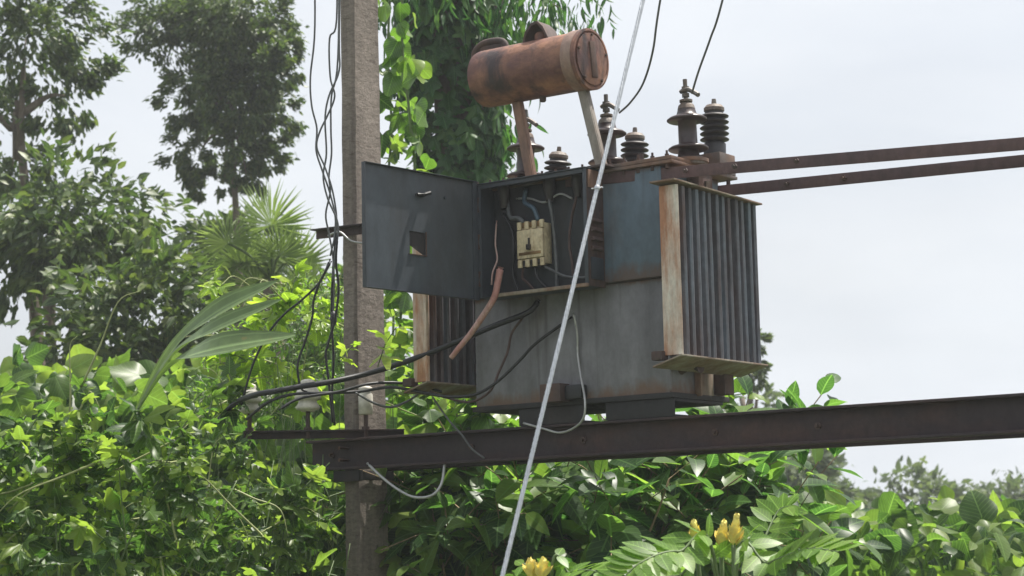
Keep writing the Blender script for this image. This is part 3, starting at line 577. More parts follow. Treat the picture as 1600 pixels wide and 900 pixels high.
# stay wire
S0 = Vector((-3.61, 7.09, 6.85)); S1 = at(785, 900, D=5.7)
dirS = (S1-S0); S2 = S0+dirS*((S0.z+.1)/(S0.z-S1.z))
stay = empty('stay_wire', (S2.x, S2.y, 0), 'silvery twisted stay wire slanting across in front of everything', 'stay wire')
xs, ys = frame_of(dirS)
for k in range(6):
    bm = NB(); pts = []
    for i in range(561):
        t = i/560; a = t*2*math.pi*62+k*2*math.pi/6; pts.append(S0.lerp(S2, t)+(xs*math.cos(a)+ys*math.sin(a))*.0049)
    tube(bm, pts, .0027, 5); obj('strand', bm, MT['galv'], stay, smooth=180)
for z in (2.78,):
    t = (S0.z-z)/(S0.z-S2.z); c = S0.lerp(S2, t)
    bm = NB(); M, _ = axis_to(c, c-dirS); lathe(bm, [(.009, -.006), (.010, -.003), (.010, .004), (.009, .007)], M, 12); tube(bm, [c-xs*.022, c+xs*.022], .003, 6); obj('wire_clip', bm, MT['galv'], stay)
# conductors down to the bushings
wire('drop_conductor', 'thin grey conductor looping from the slanting stay to the middle bushing', [at(1185, -960, Y=7.03), at(1066, -200, D=7.9), at(1030, 10, D=8.0), at(1020, 80, D=8.1), at(1005, 130, D=8.25), at(985, 160, D=8.4), at(968, 176, D=8.55)], .0048, MT['grey_wire'], 'wire', 'conductors to the bushings')
wire('drop_conductor', 'thin grey conductor coming down to the bushing above the radiator', [at(1330, -960, Y=7.03), at(1190, -250, D=7.9), at(1129, 0, D=8.05), at(1110, 60, D=8.2), at(1092, 110, D=8.3), at(1081, 146, D=8.38)], .0048, MT['grey_wire'], 'wire', 'conductors to the bushings')

# ------------------------------------------------------------------ bracket and insulator arm on the first pole
br = angle_iron('wire_bracket', (-6.60, 7.085, 3.178), (-6.20, 7.085, 3.166), .046, .006, 'short dark angle bracket on the pole holding the wires', 'bracket', MT['beam'])
wire('binding_wire', 'pale binding wire twisted round the bracket end', [at(513, 368, Y=7.02), at(530, 362, Y=7.0), at(548, 376, Y=7.02), at(568, 380, Y=7.05)], .005, MT['alu'])
xa, xb = Vector((-6.735, 6.690, 2.1395)), Vector((-6.17, 7.26, 2.1395))
arm = angle_iron('insulator_arm', xa, xb, .040, .006, 'dark angle arm across the pole carrying white insulators', 'cross arm', MT['beam'], 1, Vector((1, -1, 0)))
def insulator(t, lab, tall, col='white_porc', roof=True):
    p = xa.lerp(xb, t)+Vector((.01, -.01, .042)); root = empty('post_insulator', p, lab, 'insulator', 'white insulators on the arm')
    bm = NB()
    if roof: prof = [(0, .10), (.026, .10), (.03, .085), (.034, .09), (.052, .094), (.056, .105), (.044, .125), (.042, .135), (.060, .142), (.062, .155), (.05, .185), (.04, .20), (.034, .207), (.036, .218), (.03, .23), (.012, .236), (0, .236)]
    else: prof = [(0, .07), (.030, .07), (.034, .074), (.034, .165), (.028, .172), (.026, .18), (.033, .186), (.033, .198), (.02, .206), (0, .207)]
    obj('porcelain', lathe(bm, prof, Matrix.Scale(tall, 4), 28), MT[col], root, Matrix.Translation(p), smooth=60)
    bm = NB(); lathe(bm, [(.011, -.04), (.011, .105*tall), (0, .106*tall)], None, 10); lathe(bm, [(.022, .001), (.022, .014), (.012, .015)], None, 6); obj('pin', bm, MT['rustdark'], root, Matrix.Translation(p))
    return root
insulator(.04, 'white bell insulator at the outer tip of the arm', 1.0)
insulator(.40, 'white bell insulator in the middle of the arm', 1.08)
insulator(.76, 'slim white reel insulator in front of the pole', 1.05, 'white_porc', False)

# ------------------------------------------------------------------ plants
def leaf_ovate(ln=1.0, w=.42, droop=.25, fold=.18, rows=6, tipp=1.0, wob=.0):
    v, f = [], []
    for i in range(rows+1):
        t = i/rows; ww = w*.5*(math.sin(math.pi*min(1, t**.82))**.8 if 0 < t < 1 else 0)*(1-.15*t*tipp)
        y = ln*t; z = -droop*ln*t*t
        wv = wob*math.sin(t*9)
        v += [(-ww, y, z+fold*ww+wv), (0, y, z), (ww, y, z+fold*ww-wv)]
    for i in range(rows):
        a = i*3
        if i == 0: f += [(a+1, a+4, a+3), (a+1, a+5, a+4)]
        elif i == rows-1: f += [(a, a+1, a+4), (a+1, a+2, a+4)]
        else: f += [(a, a+1, a+4, a+3), (a+1, a+2, a+5, a+4)]
    used = sorted({i for q in f for i in q}); mp = {o: n for n, o in enumerate(used)}
    return [v[i] for i in used], [tuple(mp[i] for i in q) for q in f]
def leaf_polar(fun, n=22, cup=.12, seed=0):
    rnd = random.Random(seed); v, f = [(0, 0, 0)], []
    for k in range(n):
        a = math.pi*(-.5)+2*math.pi*(k+.5)/n; r = fun(a)
        x, y = r*math.cos(a), r*math.sin(a)+.35
        v.append((x, y, -cup*(x*x+(y-.35)**2)*2+.05*math.sin(3*a+seed)+rnd.uniform(-.02, .02)))
    v[0] = (0, .12, .03)
    for k in range(n):
        f.append((0, 1+k, 1+(k+1) % n))
    return v, f
def lobed(a):                            # five lobes, deepest notch at the stalk
    th = (a-math.pi/2); k = 1-abs(((th/(2*math.pi/5)+.5) % 1)-.5)*2; base = .30+.36*k**1.25
    th = abs(((th+math.pi) % (2*math.pi))-math.pi)
    return base*(1.12 if th < .6 else 1)*(1-.5*math.exp(-((math.pi-th)/.25)**2))
def heart(a):
    th = abs(((a-math.pi/2+math.pi) % (2*math.pi))-math.pi)
    return (.44+.18*math.exp(-(th/.4)**2)+.06*math.sin(th))*(1-.55*math.exp(-((math.pi-th)/.28)**2))
def leaf_uv(me, coords):                 # remember each vertex's place on its leaf
    lay = me.uv_layers.new(name='leaf'); buf = []
    for lp in me.loops: buf += coords[lp.vertex_index][:2]
    lay.data.foreach_set('uv', buf)
def as_mesh(name, vf, mat):
    me = bpy.data.meshes.new(name); me.from_pydata(vf[0], [], vf[1]); me.materials.append(mat); leaf_uv(me, vf[0])
    for p in me.polygons: p.use_smooth = True
    return me
def leaf_matrix(p, tip, nrm, s):
    y = Vector(tip).normalized(); n = Vector(nrm); x = y.cross(n)
    if x.length < 1e-4: x = y.orthogonal()
    x.normalize(); z = x.cross(y)
    return basis(x*s, y*s, z*s, p)
def rv(r=random): return Vector((r.uniform(-1, 1), r.uniform(-1, 1), r.uniform(-1, 1)))
def blocks_structure(p):                 # nothing leafy stands between the camera and the steelwork
    x, y, z = pix(p); return (z < 9.75 and 385 < x < 1600 and y < (742 if x < 640 else 725-.05*(x-640))) or (z < 9.5 and 508 < x < 632) or (z < 8.9 and 350 < x < 470 and y < 760)
def in_view(p, mx=220, my=160):
    x, y, z = pix(p); return z > .5 and -mx < x < 1600+mx and -my < y < 900+my
_VAR = {}
def variants(kind, mat):
    key = (kind, mat)
    if key not in _VAR:
        if kind == 'ovate': L_ = [leaf_ovate(1, .52, d, fo, 6, 1, wb) for d, fo, wb in ((.15, .25, .01), (.35, .15, .02), (.05, .35, 0), (.5, .2, .015))]
        elif kind == 'narrow': L_ = [leaf_ovate(1, .26, d, .3, 5) for d in (.1, .3, .5)]
        elif kind == 'lobed': L_ = [leaf_polar(lobed, 30, c, i) for i, c in enumerate((.1, .35, .6, -.15, .2))]
        elif kind == 'heart': L_ = [leaf_polar(heart, 18, c, i) for i, c in enumerate((.1, .4, .0, .25, .6))]
        elif kind == 'small': L_ = [leaf_ovate(1, .45, d, .2, 3) for d in (.1, .3)]
        _VAR[key] = ([as_mesh('leaf', q, MT[mat]) for q in L_], L_)
    return _VAR[key]
def put_leaves(parent, kind, mat, specs, n_parts=300, rest='foliage'):
    """specs: (matrix, score). The best-seen become leaf objects, the rest one foliage part."""
    meshes, raw = variants(kind, mat)
    specs = sorted(specs, key=lambda s: -s[1])
    seen = [s for s in specs if in_view(s[0].translation, 20, 20)]; seen_ids = {id(s) for s in seen[:n_parts]}
    for s in seen[:n_parts]:
        link(bpy.data.objects.new('leaf', random.choice(meshes)), parent, s[0])
    V, Fc, UVc = [], [], []
    for s in specs:
        if id(s) in seen_ids: continue
        v, f = random.choice(raw); o = len(V); M = s[0]; UVc += v
        V += [tuple(M @ Vector(q)) for q in v]; Fc += [tuple(i+o for i in q) for q in f]
    if V:
        o = obj(rest, (V, Fc), MT[mat], parent, smooth=180); o['kind'] = 'stuff'; leaf_uv(o.data, UVc)
def cam_score(p, c):                     # larger = nearer to the camera within its plant
    return -(Vector(p)-CAM).length
def shrub(name, label, cat, base, blobs, n, kind, mat, size, group=None, stem='drystem', n_parts=300, up=.5, droop=.5, seed=1, stems=14, sr=.012, clear=None, tendrils=0, front=False):
    """blobs: (centre, radii) ellipsoids filled with leaves, denser towards the skin"""
    rnd = random.Random(seed); root = empty(name, base, label, cat, group); base = Vector(base); specs = []
    vol = [r[0]*r[1]*r[2] for c, r in blobs]; tot = sum(vol)
    ends = []; twigs = NB()
    for (c, r), w in zip(blobs, vol):
        c = Vector(c)
        for i in range(max(1, int(n*w/tot/5))):
            d = rv(rnd).normalized(); rad = (.2+.75*rnd.random()**.45)*(1+.25*noise.noise(d*2.3+Vector((seed, 0, 0))))
            q = c+Vector((d.x*r[0], d.y*r[1], d.z*r[2]))*rad; tw = (d*.6+Vector((0, 0, .35))+rv(rnd)*.7).normalized(); sz = rnd.uniform(*size); k_n = rnd.randint(4, 7)
            ln = sz*rnd.uniform(1.1, 2.0); sx, sy = frame_of(tw); ph = rnd.uniform(0, 6.28); bend = rv(rnd)*.15*ln-Vector((0, 0, .12*ln))
            if rnd.random() < stems/max(1, n/5)*1.3: ends.append(q)
            grown = []
            for k in range(k_n):
                t = (k+.6)/k_n; p = q+tw*ln*t+bend*t*t
                if p.z < .05 or not in_view(p) or (blocks_structure(p) and not front) or (clear and clear(p)): continue
                a = ph+k*2.4; rad_ = sx*math.cos(a)+sy*math.sin(a); s_ = sz*(1.1-.5*t)*rnd.uniform(.8, 1.1)
                tip = rad_*(1.1-.5*t)+tw*(.35+.6*t)-Vector((0, 0, droop*rnd.uniform(.3, 1.0))); nr = Vector((0, 0, up+.35))+tw*.5-rad_*.15+rv(rnd)*.22
                specs.append((leaf_matrix(p, tip, nr, s_), cam_score(p, c)+.15*d.z)); grown.append(p)
            if grown: tube(twigs, [q, q+tw*ln*.5+bend*.25, q+tw*ln+bend], .0032, 4, False)
    bm = NB()
    for e in ends[:stems]:
        m = base.lerp(e, .5)+Vector((rnd.uniform(-.15, .15), rnd.uniform(-.15, .15), .25)); b = base+Vector((rnd.uniform(-.12, .12), rnd.uniform(-.12, .12), -.1))
        st = NB(); tube(st, smooth_path([b, m, e], 5), lambda t: sr*(1.15-.8*t), 6); obj('stem', st, MT[stem], root, smooth=180)
    bm.free(); obj('twigs', twigs, MT[stem], root, smooth=180)['kind'] = 'stuff'
    for i in range(tendrils):
        if not specs: break
        p = rnd.choice(specs)[0].translation; d = (rv(rnd)+Vector((0, 0, .3))).normalized(); e = rv(rnd)*.12
        st = NB(); tube(st, smooth_path([p, p+d*.12+e*.5, p+d*.26+e, p+d*.34+e*1.6-Vector((0, 0, .08))], 5), lambda t: .0045*(1.2-t), 5)
        if not blocks_structure(p+d*.3): obj('tendril', st, MT['tendril'], root, smooth=180)
        else: st.free()
    put_leaves(root, kind, mat, specs, n_parts); return root

def ground_at(x, y, D): p = at(x, y, D=D); return Vector((p.x, p.y, 0))
# broad-leaved shrubs behind the beam
def W(px, py, D): return at(px, py, D=D)
shrub('broad_leaf_shrub', 'glossy broad-leaved shrub filling the space below the radiator', 'shrub', ground_at(1000, 800, 9.6), [(W(1010, 800, 9.7), (.55, .5, .46)), (W(940, 880, 9.5), (.6, .5, .5))], 620, 'ovate', 'leaf_broad', (.20, .34), 'broad-leaved shrubs', seed=3)
shrub('broad_leaf_shrub', 'broad-leaved shrub reaching past the radiator foot at the right', 'shrub', ground_at(1160, 820, 9.9), [(W(1140, 760, 10), (.36, .5, .44)), (W(1130, 880, 9.9), (.5, .5, .45))], 460, 'ovate', 'leaf_broad', (.20, .34), 'broad-leaved shrubs', seed=5)
shrub('broad_leaf_shrub', 'shaded broad-leaved shrub between the pole and the stay wire', 'shrub', ground_at(760, 800, 9.8), [(W(770, 800, 10), (.5, .5, .42)), (W(700, 880, 9.8), (.5, .5, .5))], 520, 'ovate', 'leaf_broad', (.16, .27), 'broad-leaved shrubs', seed=8)
# vines
shrub('lobed_vine', 'lobed-leaf vine tangled below the insulator arm', 'vine', ground_at(430, 800, 8.9), [(W(440, 800, 9.2), (.5, .5, .45)), (W(400, 690, 9.5), (.4, .4, .3)), (W(380, 880, 9.0), (.6, .5, .4))], 760, 'lobed', 'leaf_vine', (.06, .16), 'vines around the pole', seed=11, stem='stem', sr=.006, tendrils=22)
shrub('heart_vine', 'heart-leaf vine climbing right behind the pole foot', 'vine', ground_at(640, 800, 9.9), [(W(640, 830, 9.9), (.35, .35, .5)), (W(660, 650, 10.2), (.42, .3, .26)), (W(545, 860, 9.9), (.3, .3, .4))], 470, 'heart', 'leaf_vine', (.10, .18), 'vines around the pole', seed=13, stem='stem', sr=.006, tendrils=22)
shrub('lobed_vine', 'sunlit yellow-green vine sprays above the insulator arm', 'vine', ground_at(470, 700, 9.6), [(W(525, 570, 8.85), (.10, .10, .045)), (W(585, 575, 8.85), (.06, .06, .03)), (W(420, 555, 10.2), (.22, .2, .10)), (W(385, 475, 10.2), (.2, .2, .07)), (W(450, 600, 10.2), (.2, .2, .06)), (W(480, 500, 10.2), (.3, .3, .1))], 150, 'lobed', 'leaf_sun', (.07, .15), 'vines around the pole', seed=17, stem='stem', sr=.004, tendrils=14, stems=7, front=True)
shrub('lobed_vine', 'bright vine leaves beside the broad shrub, behind the tank feet', 'vine', ground_at(700, 700, 10.4), [(W(740, 660, 10.4), (.4, .25, .2)), (W(1080, 650, 10.6), (.3, .25, .09))], 120, 'heart', 'leaf_bright', (.12, .2), 'vines around the pole', seed=19, stem='stem', sr=.005, tendrils=14)
shrub('lobed_vine', 'dense vine heap in front of the strap-leaved plant', 'vine', ground_at(180, 800, 7.2), [(W(150, 790, 7.2), (.5, .35, .36)), (W(290, 800, 7.5), (.4, .3, .4)), (W(20, 760, 7.4), (.4, .35, .35))], 800, 'lobed', 'leaf_vine', (.05, .13), 'vines around the pole', seed=21, stem='stem', sr=.006, tendrils=22)
shrub('fine_leaf_bush', 'pale fine-leaved bush between the strap leaves and the pole', 'shrub', ground_at(440, 560, 11.2), [(W(430, 560, 11.2), (.42, .35, .22)), (W(480, 490, 11.6), (.28, .3, .2)), (W(370, 610, 11.0), (.3, .3, .25))], 2200, 'narrow', 'leaf_bright', (.035, .09), None, seed=25, stem='stem', sr=.005, n_parts=0, stems=12, tendrils=16)
# hanging vine strand behind the pole
def hanging_vine(label, path, n, seed, kind='heart', mat='leaf_bright', size=(.11, .2)):
    rnd = random.Random(seed); pts = smooth_path(path, 8); root = empty('hanging_vine', path[-1], label, 'vine', 'hanging vines')
    bm = NB(); tube(bm, pts, .008, 6); obj('stem', bm, MT['stem'], root, smooth=180); specs = []
    for i in range(n):
        p = pts[rnd.randrange(len(pts))]+rv(rnd)*Vector((1, 1, 1)).length*.055
        o = rv(rnd); o.z = -rnd.uniform(.3, 1.2); specs.append((leaf_matrix(p, o, -FW*.5+rv(rnd)*.9+Vector((0, 0, .3)), rnd.uniform(*size)), rnd.random()))
    put_leaves(root, kind, mat, specs); return root
hanging_vine('pale sunlit vine strand hanging between pole and ivy trunk', [W(630, -90, 11), W(628, 60, 11), W(640, 180, 11), W(648, 280, 11), W(635, 400, 11), W(625, 520, 11), W(630, 640, 11), W(640, 760, 11)], 92, 23, size=(.08, .17))
hanging_vine('thin vine strand hugging the pole edge', [W(612, -60, 11.6), W(606, 90, 11.6), W(612, 200, 11.6), W(606, 300, 11.6), W(615, 450, 11.4), W(612, 600, 11.2)], 46, 29, 'lobed', 'leaf_vine', (.09, .16))

# ivy-covered tree
def ivy_tree():
    rnd = random.Random(31); D = 13.5; b = ground_at(715, 300, D); root = empty('ivy_tree', b, 'tree trunk thickly wrapped in dark ivy behind the drum', 'tree')
    bm = NB(); tube(bm, [b+Vector((0, 0, -.2)), b+Vector((.02, 0, 2.5)), b+Vector((-.03, 0, 5)), b+Vector((.05, 0, 7.6))], lambda t: .19-.08*t, 12); obj('trunk', bm, MT['bark'], root, smooth=180)
    specs = []
    for i in range(2100):
        z = rnd.uniform(.6, 6.9); a = rnd.uniform(0, 2*math.pi); k = 1+.35*noise.noise((math.cos(a)*1.3, math.sin(a)*1.3, z*1.1))+.2*noise.noise((a, 4, z*3))
        rr = (.30+.10*math.sin(z*1.3+1))*k*(.55+.45*rnd.random()**.4)
        o = Vector((math.cos(a), math.sin(a), 0)); p = b+o*rr+Vector((0, 0, z))
        if not in_view(p): continue
        specs.append((leaf_matrix(p, Vector((0, 0, -1))+o*.35+rv(rnd)*.45, o+Vector((0, 0, .45))+rv(rnd)*.4, rnd.uniform(.11, .19)), -(p-CAM).length))
    put_leaves(root, 'lobed', 'leaf_ivy', specs, 300, 'ivy')
    # sparse crown at the top
    V = []
    for (px, py, rx, rz, n) in ((690, -20, .5, .35, 500), (790, 30, .32, .25, 240), (880, 15, .3, .2, 150), (640, 40, .2, .5, 120), (790, 200, .18, .5, 160)):
        c = W(px, py, D-.1)
        for i in range(n):
            d = rv(rnd); p = c+Vector((d.x*rx, d.y*rx, d.z*rz)); V.append((leaf_matrix(p, Vector((0, 0, -1))+rv(rnd)*.6, rv(rnd)+Vector((0, 0, .6)), rnd.uniform(.08, .15)), 0))
        bm = NB(); tube(bm, smooth_path([b+Vector((0, 0, min(7, c.z*.8))), (b+Vector((0, 0, c.z))).lerp(c, .5)+Vector((0, 0, .15)), c], 5), lambda t: .035*(1.1-t), 6); obj('limb', bm, MT['bark'], root, smooth=180)
    put_leaves(root, 'narrow', 'leaf_ivy', V, 0, 'crown')
ivy_tree()

# small-leaved trees
def leafy_tree(name, label, base, H, blobs, n, mat, size, seed, kind='small', tr_=.12, group=None, high=False, clump=1.0):
    rnd = random.Random(seed); base = Vector(base); root = empty(name, base, label, 'tree', group)
    top = base+Vector((rnd.uniform(-.3, .3), rnd.uniform(-.3, .3), H*.8))
    if high: top = sum((Vector(c) for c, r in blobs), Vector())/len(blobs)
    bm = NB(); tube(bm, smooth_path([base+Vector((0, 0, -.2)), base.lerp(top, .5)+Vector((.12, .1, 0)), top], 6), lambda t: tr_*(1-.7*t), 10); obj('trunk', bm, MT['bark'], root, smooth=180)
    specs = []; vol = [r[0]*r[1]*r[2] for c, r in blobs]; tot = sum(vol)
    for (c, r), w in zip(blobs, vol):
        c = Vector(c); bm = NB(); st = base.lerp(top, rnd.uniform(.88, 1) if high else min(1, max(.3, (c.z-base.z)/H*.75))); tube(bm, smooth_path([st, st.lerp(c, .55)+Vector((0, 0, .1)), c], 5), lambda t: tr_*.4*(1.1-t), 7); obj('limb', bm, MT['bark'], root, smooth=180)
        twigs = []
        for i in range(max(8, int(n*w/tot/(45*clump)))):
            d = rv(rnd).normalized(); e = c+Vector((d.x*r[0], d.y*r[1], d.z*r[2]))*rnd.uniform(.35, 1.1); twigs.append((e, d))
        for i in range(int(n*w/tot)):
            e, d = twigs[rnd.randrange(len(twigs))]; g = Vector((rnd.gauss(0, 1), rnd.gauss(0, 1), rnd.gauss(0, .8)))*min(r)*.17/clump**.35
            p = e+g
            if not in_view(p, 260, 200): continue
            specs.append((leaf_matrix(p, d+rv(rnd)*.8-Vector((0, 0, .4)), Vector((0, 0, .7))+rv(rnd)*.8, rnd.uniform(*size)), 0))
    put_leaves(root, kind, mat, specs, 0, 'crown'); return root
leafy_tree('small_leaf_tree', 'small-leaved tree spreading across the upper left beside the pole', ground_at(352, 300, 23.0), 9, [(W(380, 40, 22), (.55, .7, .5)), (W(430, 80, 22), (.32, .5, .42)), (W(400, 170, 22), (.42, .6, .4)), (W(375, 235, 22), (.45, .6, .32)), (W(350, 130, 22), (.5, .6, .5)), (W(415, 255, 22), (.22, .3, .22)), (W(330, 30, 22.5), (.5, .6, .5)), (W(300, 150, 22.5), (.4, .5, .5)), (W(255, 40, 22.5), (.5, .5, .5)), (W(310, 240, 22.4), (.4, .4, .35)), (W(350, 285, 22.2), (.45, .4, .25)), (W(410, 120, 21.8), (.4, .4, .4)), (W(385, 275, 21.8), (.3, .3, .2))], 36000, 'leaf_tree', (.045, .095), 37, tr_=.09, high=True, clump=2.2)
leafy_tree('small_leaf_tree', 'tall shadowy tree at the far left edge', ground_at(60, 300, 20), 8, [(W(40, 60, 20), (.9, .8, .8)), (W(-60, 160, 20), (.8, .8, .7)), (W(110, 150, 20), (.5, .6, .45)), (W(20, 260, 20), (.8, .6, .5))], 9000, 'leaf_tree', (.06, .12), 41, tr_=.12, high=True, clump=2.4)
for i, (px, py, D, rx, rz, lab, mt, n) in enumerate((
        (90, 350, 18, .95, .62, 'rounded green tree low at the far left', 'leaf_tree', 5200),
        (200, 500, 16, .75, .6, 'bushy green tree behind the strap leaves', 'leaf_tree', 3600),
        (362, 405, 23, .62, .72, 'olive bushy tree between the upper tree and the palm', 'leaf_tree', 4200),
        (470, 520, 21, .65, .6, 'dense bush behind the hanging wires', 'leaf_tree', 3200),
        (560, 520, 18, .4, .9, 'dense bush hidden behind the concrete pole', 'leaf_vine', 1400))):
    c = W(px, py, D); leafy_tree('bushy_tree', lab, (c.x, c.y, 0), c.z+.4, [(c, (rx, rx, rz)), (c+Vector((rx*.5, 0, -rz*.6)), (rx*.7, rx, rz*.7)), (c+Vector((-rx*.5, 0, -rz*.5)), (rx*.7, rx, rz*.7))], n, mt, (.08, .17), 50+i, group='bushy trees')
# pale far trees at the right
for i, (px, py, D, rx, rz, lab, n) in enumerate((
        (1230, 770, 34, 1.1, .8, 'pale distant tree showing under the beam at right', 3000),
        (1165, 690, 36, .8, .9, 'pale distant tree rising behind the radiator foot', 2200),
        (1178, 550, 26, .14, .55, 'slender distant tree peeping past the radiator edge', 900),
        (1420, 800, 38, 2.0, .75, 'pale distant tree low under the right beam end', 3400),
        (1580, 800, 42, 2.0, .9, 'pale distant tree at the far right edge', 2800))):
    c = W(px, py, D); leafy_tree('distant_tree', lab, (c.x, c.y, 0), c.z+.3, [(c, (rx, rx, rz)), (c+Vector((rx*.6, 0, -rz*.5)), (rx*.6, rx*.6, rz*.6)), (c+Vector((-rx*.6, 0, -rz*.3)), (rx*.6, rx*.6, rz*.6))], n, 'leaf_far' if i != 2 else 'leaf_tree', (.14, .28) if i != 2 else (.07, .14), 70+i, group='distant trees')

# fan palm
def palm():
    rnd = random.Random(83); D = 17.5; crown = W(425, 440, D); root = empty('fan_palm', (crown.x, crown.y, 0), 'pale fan palm with spiky round fronds behind the hanging wires', 'palm')
    bm = NB(); tube(bm, [(crown.x, crown.y, -.2), (crown.x+.05, crown.y, crown.z*.5), tuple(crown)], lambda t: .13-.03*t, 10); obj('trunk', bm, MT['bark'], root, smooth=180)
    for (px, py, s, tilt) in ((424, 352, .46, 95), (458, 408, .40, 60), (375, 412, .38, 115), (400, 445, .38, 140), (475, 448, .3, 30), (356, 380, .38, 110), (440, 470, .3, 10), (405, 400, .36, 120), (436, 400, .34, 75)):
        c = W(px, py, D-.3+rnd.uniform(-.3, .3)); V, Fc = [], []; nb = 40
        M0 = basis(RT, UP, -FW, (0, 0, 0)) @ Matrix.Rotation(R_(tilt-90), 4, 'Z') @ Matrix.Rotation(R_(rnd.uniform(-35, 35)), 4, 'X') @ Matrix.Rotation(R_(rnd.uniform(-30, 30)), 4, 'Y')
        for k in range(nb):
            a = R_(-120+240*k/(nb-1)); l_ = s*(.8+.2*math.cos(a*.7))*rnd.uniform(.9, 1.08); w_ = s*.030*rnd.uniform(.7, 1.2); a += rnd.uniform(-.05, .05); u = Vector((math.sin(a), math.cos(a), 0)); q = Vector((u.y, -u.x, 0)); o = len(V)
            pts = [Vector((0, 0, 0)), u*l_*.55+q*w_+Vector((0, 0, .03*s)), u*l_*.55-q*w_, u*l_*.55+Vector((0, 0, -.03*s)), u*l_+Vector((0, 0, -.3*s*rnd.random()))-UP*.0]
            V += [tuple(c+(M0.to_3x3() @ p)) for p in pts]; Fc += [(o, o+3, o+1), (o, o+2, o+3), (o+1, o+3, o+4), (o+3, o+2, o+4)]
        fr = obj('frond', (V, Fc), MT['leaf_palm'], root, smooth=0)
        bm = NB(); tube(bm, smooth_path([crown, crown.lerp(c, .5)+Vector((0, 0, .06)), c], 4), .012, 6); obj('frond_stalk', bm, MT['stem'], root, smooth=180)
palm()
# strap-leaved plant
def strap_plant():
    base = ground_at(205, 700, 7.5); root = empty('strap_leaf_plant', base, 'plant with long grey-green strap leaves poking in from the left', 'plant')
    for (mx_, my_, tx, ty, D, w) in ((335, 490, 432, 440, 7.2, .105), (330, 516, 440, 468, 7.0, .085), (325, 548, 462, 524, 6.8, .12)):
        p0 = W(205, 660, 7.5); p1 = W(mx_, my_, D); p2 = W(tx, ty, D-.1); path = smooth_path([p0, p0.lerp(p1, .5)+Vector((0, 0, .07)), p1, p2], 6); V, Fc = [], []
        n = len(path)-1
        for i, p in enumerate(path):
            t = i/n; d = (path[min(i+1, n)]-path[max(i-1, 0)]).normalized(); side = d.cross(-FW+Vector((0, 0, .9))).normalized(); upn = side.cross(d)
            ww = w*.5*(min(1, .2+1.3*t) if t < .75 else max(.02, (1-t)/.25)**.6)
            V += [tuple(p-side*ww+upn*ww*.35), tuple(p), tuple(p+side*ww+upn*ww*.35)]
            if i: o = i*3; Fc += [(o-3, o-2, o+1, o), (o-2, o-1, o+2, o+1)]
        o = obj('leaf', (V, Fc), MT['leaf_strap'], root, smooth=180); leaf_uv(o.data, [((k_ % 3-1)*.25, .3) for k_ in range(len(V))])
strap_plant()
# candle bushes with yellow spikes
_lf = leaf_ovate(1, .52, .12, .1, 5)
me_leaflet = as_mesh('leaflet', _lf, MT['leaf_pinnate'])
def spike_bm(seed, h=.16, r=.022):
    rnd = random.Random(seed); bm = NB(); n = 58
    for i in range(n):
        t = i/n; a = i*2.4+rnd.uniform(-.4, .4); o = Vector((math.cos(a), math.sin(a), 0)); p = o*r*.3+Vector((0, 0, h*t)); l_ = .046*(1.05-.7*t)*rnd.uniform(.75, 1.2)
        M = leaf_matrix(p, o*(1-.6*t)+Vector((0, 0, .7+.8*t)), o*-.6+Vector((0, 0, 1))+rv(rnd)*.3, l_)
        v, f = leaf_ovate(1, .75, -.35, .5, 4); vs_ = [bm.verts.new(M @ Vector(q)) for q in v]
        for q in f: bm.faces.new([vs_[k] for k in q])
    for i in range(9):
        a = i*2.4; bmesh.ops.create_icosphere(bm, subdivisions=1, radius=.0075, matrix=Matrix.Translation((math.cos(a)*.006, math.sin(a)*.006, h*(.86+.02*i))) @ Matrix.Diagonal((.8, .8, 1.4, 1)))
    return bm
def candle_bush(label, base, spikes, fronds, seed):
    rnd = random.Random(seed); root = empty('candle_bush', base, label, 'shrub', 'candle bushes'); base = Vector(base)
    for k, (px, py, D, h) in enumerate(spikes):
        p = W(px, py, D); bm = NB(); tube(bm, smooth_path([base+rv(rnd)*.03, base.lerp(p, .6)+rv(rnd)*.05, p], 5), .008, 6); obj('stem', bm, MT['stem'], root, smooth=180)
        M = Matrix.Translation(p) @ Matrix.Rotation(rnd.uniform(-.2, .2), 4, 'X') @ Matrix.Rotation(rnd.uniform(-.2, .2), 4, 'Y'); o = obj('flower_spike', spike_bm(seed+k, h), MT['petal'], root, M, smooth=180); o['kind'] = 'stuff'
    for pts, n, s in fronds:
        path = smooth_path([base]+[W(*q) for q in pts], 10); L0 = 10                 # leaflets start where the frond enters the view
        bm = NB(); tube(bm, path, lambda t: .007*(1.1-.8*t), 6); cl = obj('compound_leaf', bm, MT['stem'], root, smooth=180); m_ = len(path)-1
        for i in range(n):
            f = L0+(m_-L0)*(i+.5)/n; i0 = int(f); p = path[i0].lerp(path[min(m_, i0+1)], f-i0); d = (path[min(m_, i0+1)]-path[max(0, i0-1)]).normalized()
            side = d.cross(Vector((0, 0, 1))+(-FW)*.55).normalized(); upn = side.cross(d)
            for sg in (-1, 1):
                k = .75+.35*math.sin(math.pi*(i+1)/(n+1)); tip = side*sg+d*.45+upn*rnd.uniform(-.05, .25)
                link(bpy.data.objects.new('leaflet', me_leaflet), cl, leaf_matrix(p, tip, upn+rv(rnd)*.15, s*k*rnd.uniform(.9, 1.1)))
    return root
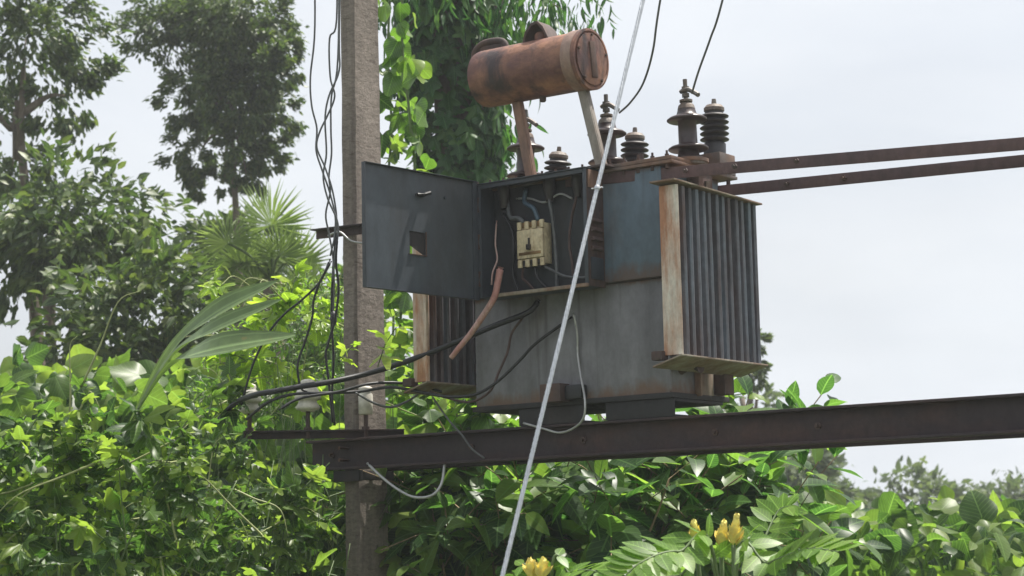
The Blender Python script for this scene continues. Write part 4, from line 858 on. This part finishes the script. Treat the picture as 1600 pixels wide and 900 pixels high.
candle_bush('candle bush with twin yellow flower spikes at the lower right', ground_at(1140, 900, 6.6), [(1088, 856, 6.5, .085), (1127, 856, 6.55, .085), (1146, 852, 6.5, .10)],
            [([(1120, 895, 6.5), (1060, 862, 6.4), (1000, 880, 6.3), (955, 925, 6.25)], 17, .115), ([(1150, 900, 6.6), (1200, 880, 6.5), (1260, 858, 6.4), (1310, 862, 6.3)], 14, .12), ([(1160, 905, 6.8), (1190, 850, 6.9), (1215, 800, 7.0), (1235, 790, 7.0)], 12, .10), ([(1120, 910, 6.7), (1060, 900, 6.8), (1010, 912, 6.8), (960, 950, 6.8)], 11, .10)], 91)
candle_bush('candle bush with one yellow spike at the bottom edge near the stay wire', ground_at(845, 930, 6.6), [(832, 905, 6.5, .06), (846, 905, 6.45, .06)],
            [([(860, 925, 6.5), (890, 895, 6.5), (925, 892, 6.4), (960, 905, 6.4)], 10, .08), ([(830, 935, 6.6), (800, 915, 6.6), (760, 925, 6.5), (735, 950, 6.5)], 10, .08)], 95)
# undergrowth far behind, reads as one mass
def undergrowth():
    rnd = random.Random(99); specs = []
    for i in range(9000):
        px = rnd.uniform(-150, 1750); D = rnd.uniform(11.5, 15.5)
        topy = 585 if px < 560 else 640 if px < 860 else 700 if px < 1180 else 770 if px < 1260 else 800
        topy += 40*noise.noise((px*.012, 2, D)); py = topy+rnd.random()**1.3*380
        p = W(px, py, D)
        if p.z < .05: continue
        specs.append((leaf_matrix(p, rv(rnd)-Vector((0, 0, .4)), Vector((0, 0, .6))+rv(rnd)*.7-FW*.3, rnd.uniform(.12, .26)), 0))
    V, Fc, UVc = [], [], []; raw = variants('heart', 'leaf_vine')[1]+variants('ovate', 'leaf_broad')[1]
    for s, _ in specs:
        v, f = rnd.choice(raw); o = len(V); UVc += v; V += [tuple(s @ Vector(q)) for q in v]; Fc += [tuple(i+o for i in q) for q in f]
    ug = obj('undergrowth', (V, Fc), MT['leaf_vine'], smooth=180); leaf_uv(ug.data, UVc)
    tag(ug, 'tangled green undergrowth behind the structure', 'undergrowth', kind='stuff')
undergrowth()

# ------------------------------------------------------------------ hazy air round everything
m = bpy.data.materials.new('thin_haze'); m.use_nodes = True; N, L = m.node_tree.nodes, m.node_tree.links
N.remove(N['Principled BSDF']); pv = N.new('ShaderNodeVolumePrincipled'); pv.inputs['Color'].default_value = (.93, .96, 1, 1); pv.inputs['Density'].default_value = .0020; pv.inputs['Anisotropy'].default_value = .3
L.new(pv.outputs[0], N['Material Output'].inputs['Volume'])
bm = NB(); box(bm, -75, 60, -25, 75, -1.3, 9.5, 0); tag(obj('haze', bm, m, smooth=0), kind='stuff')
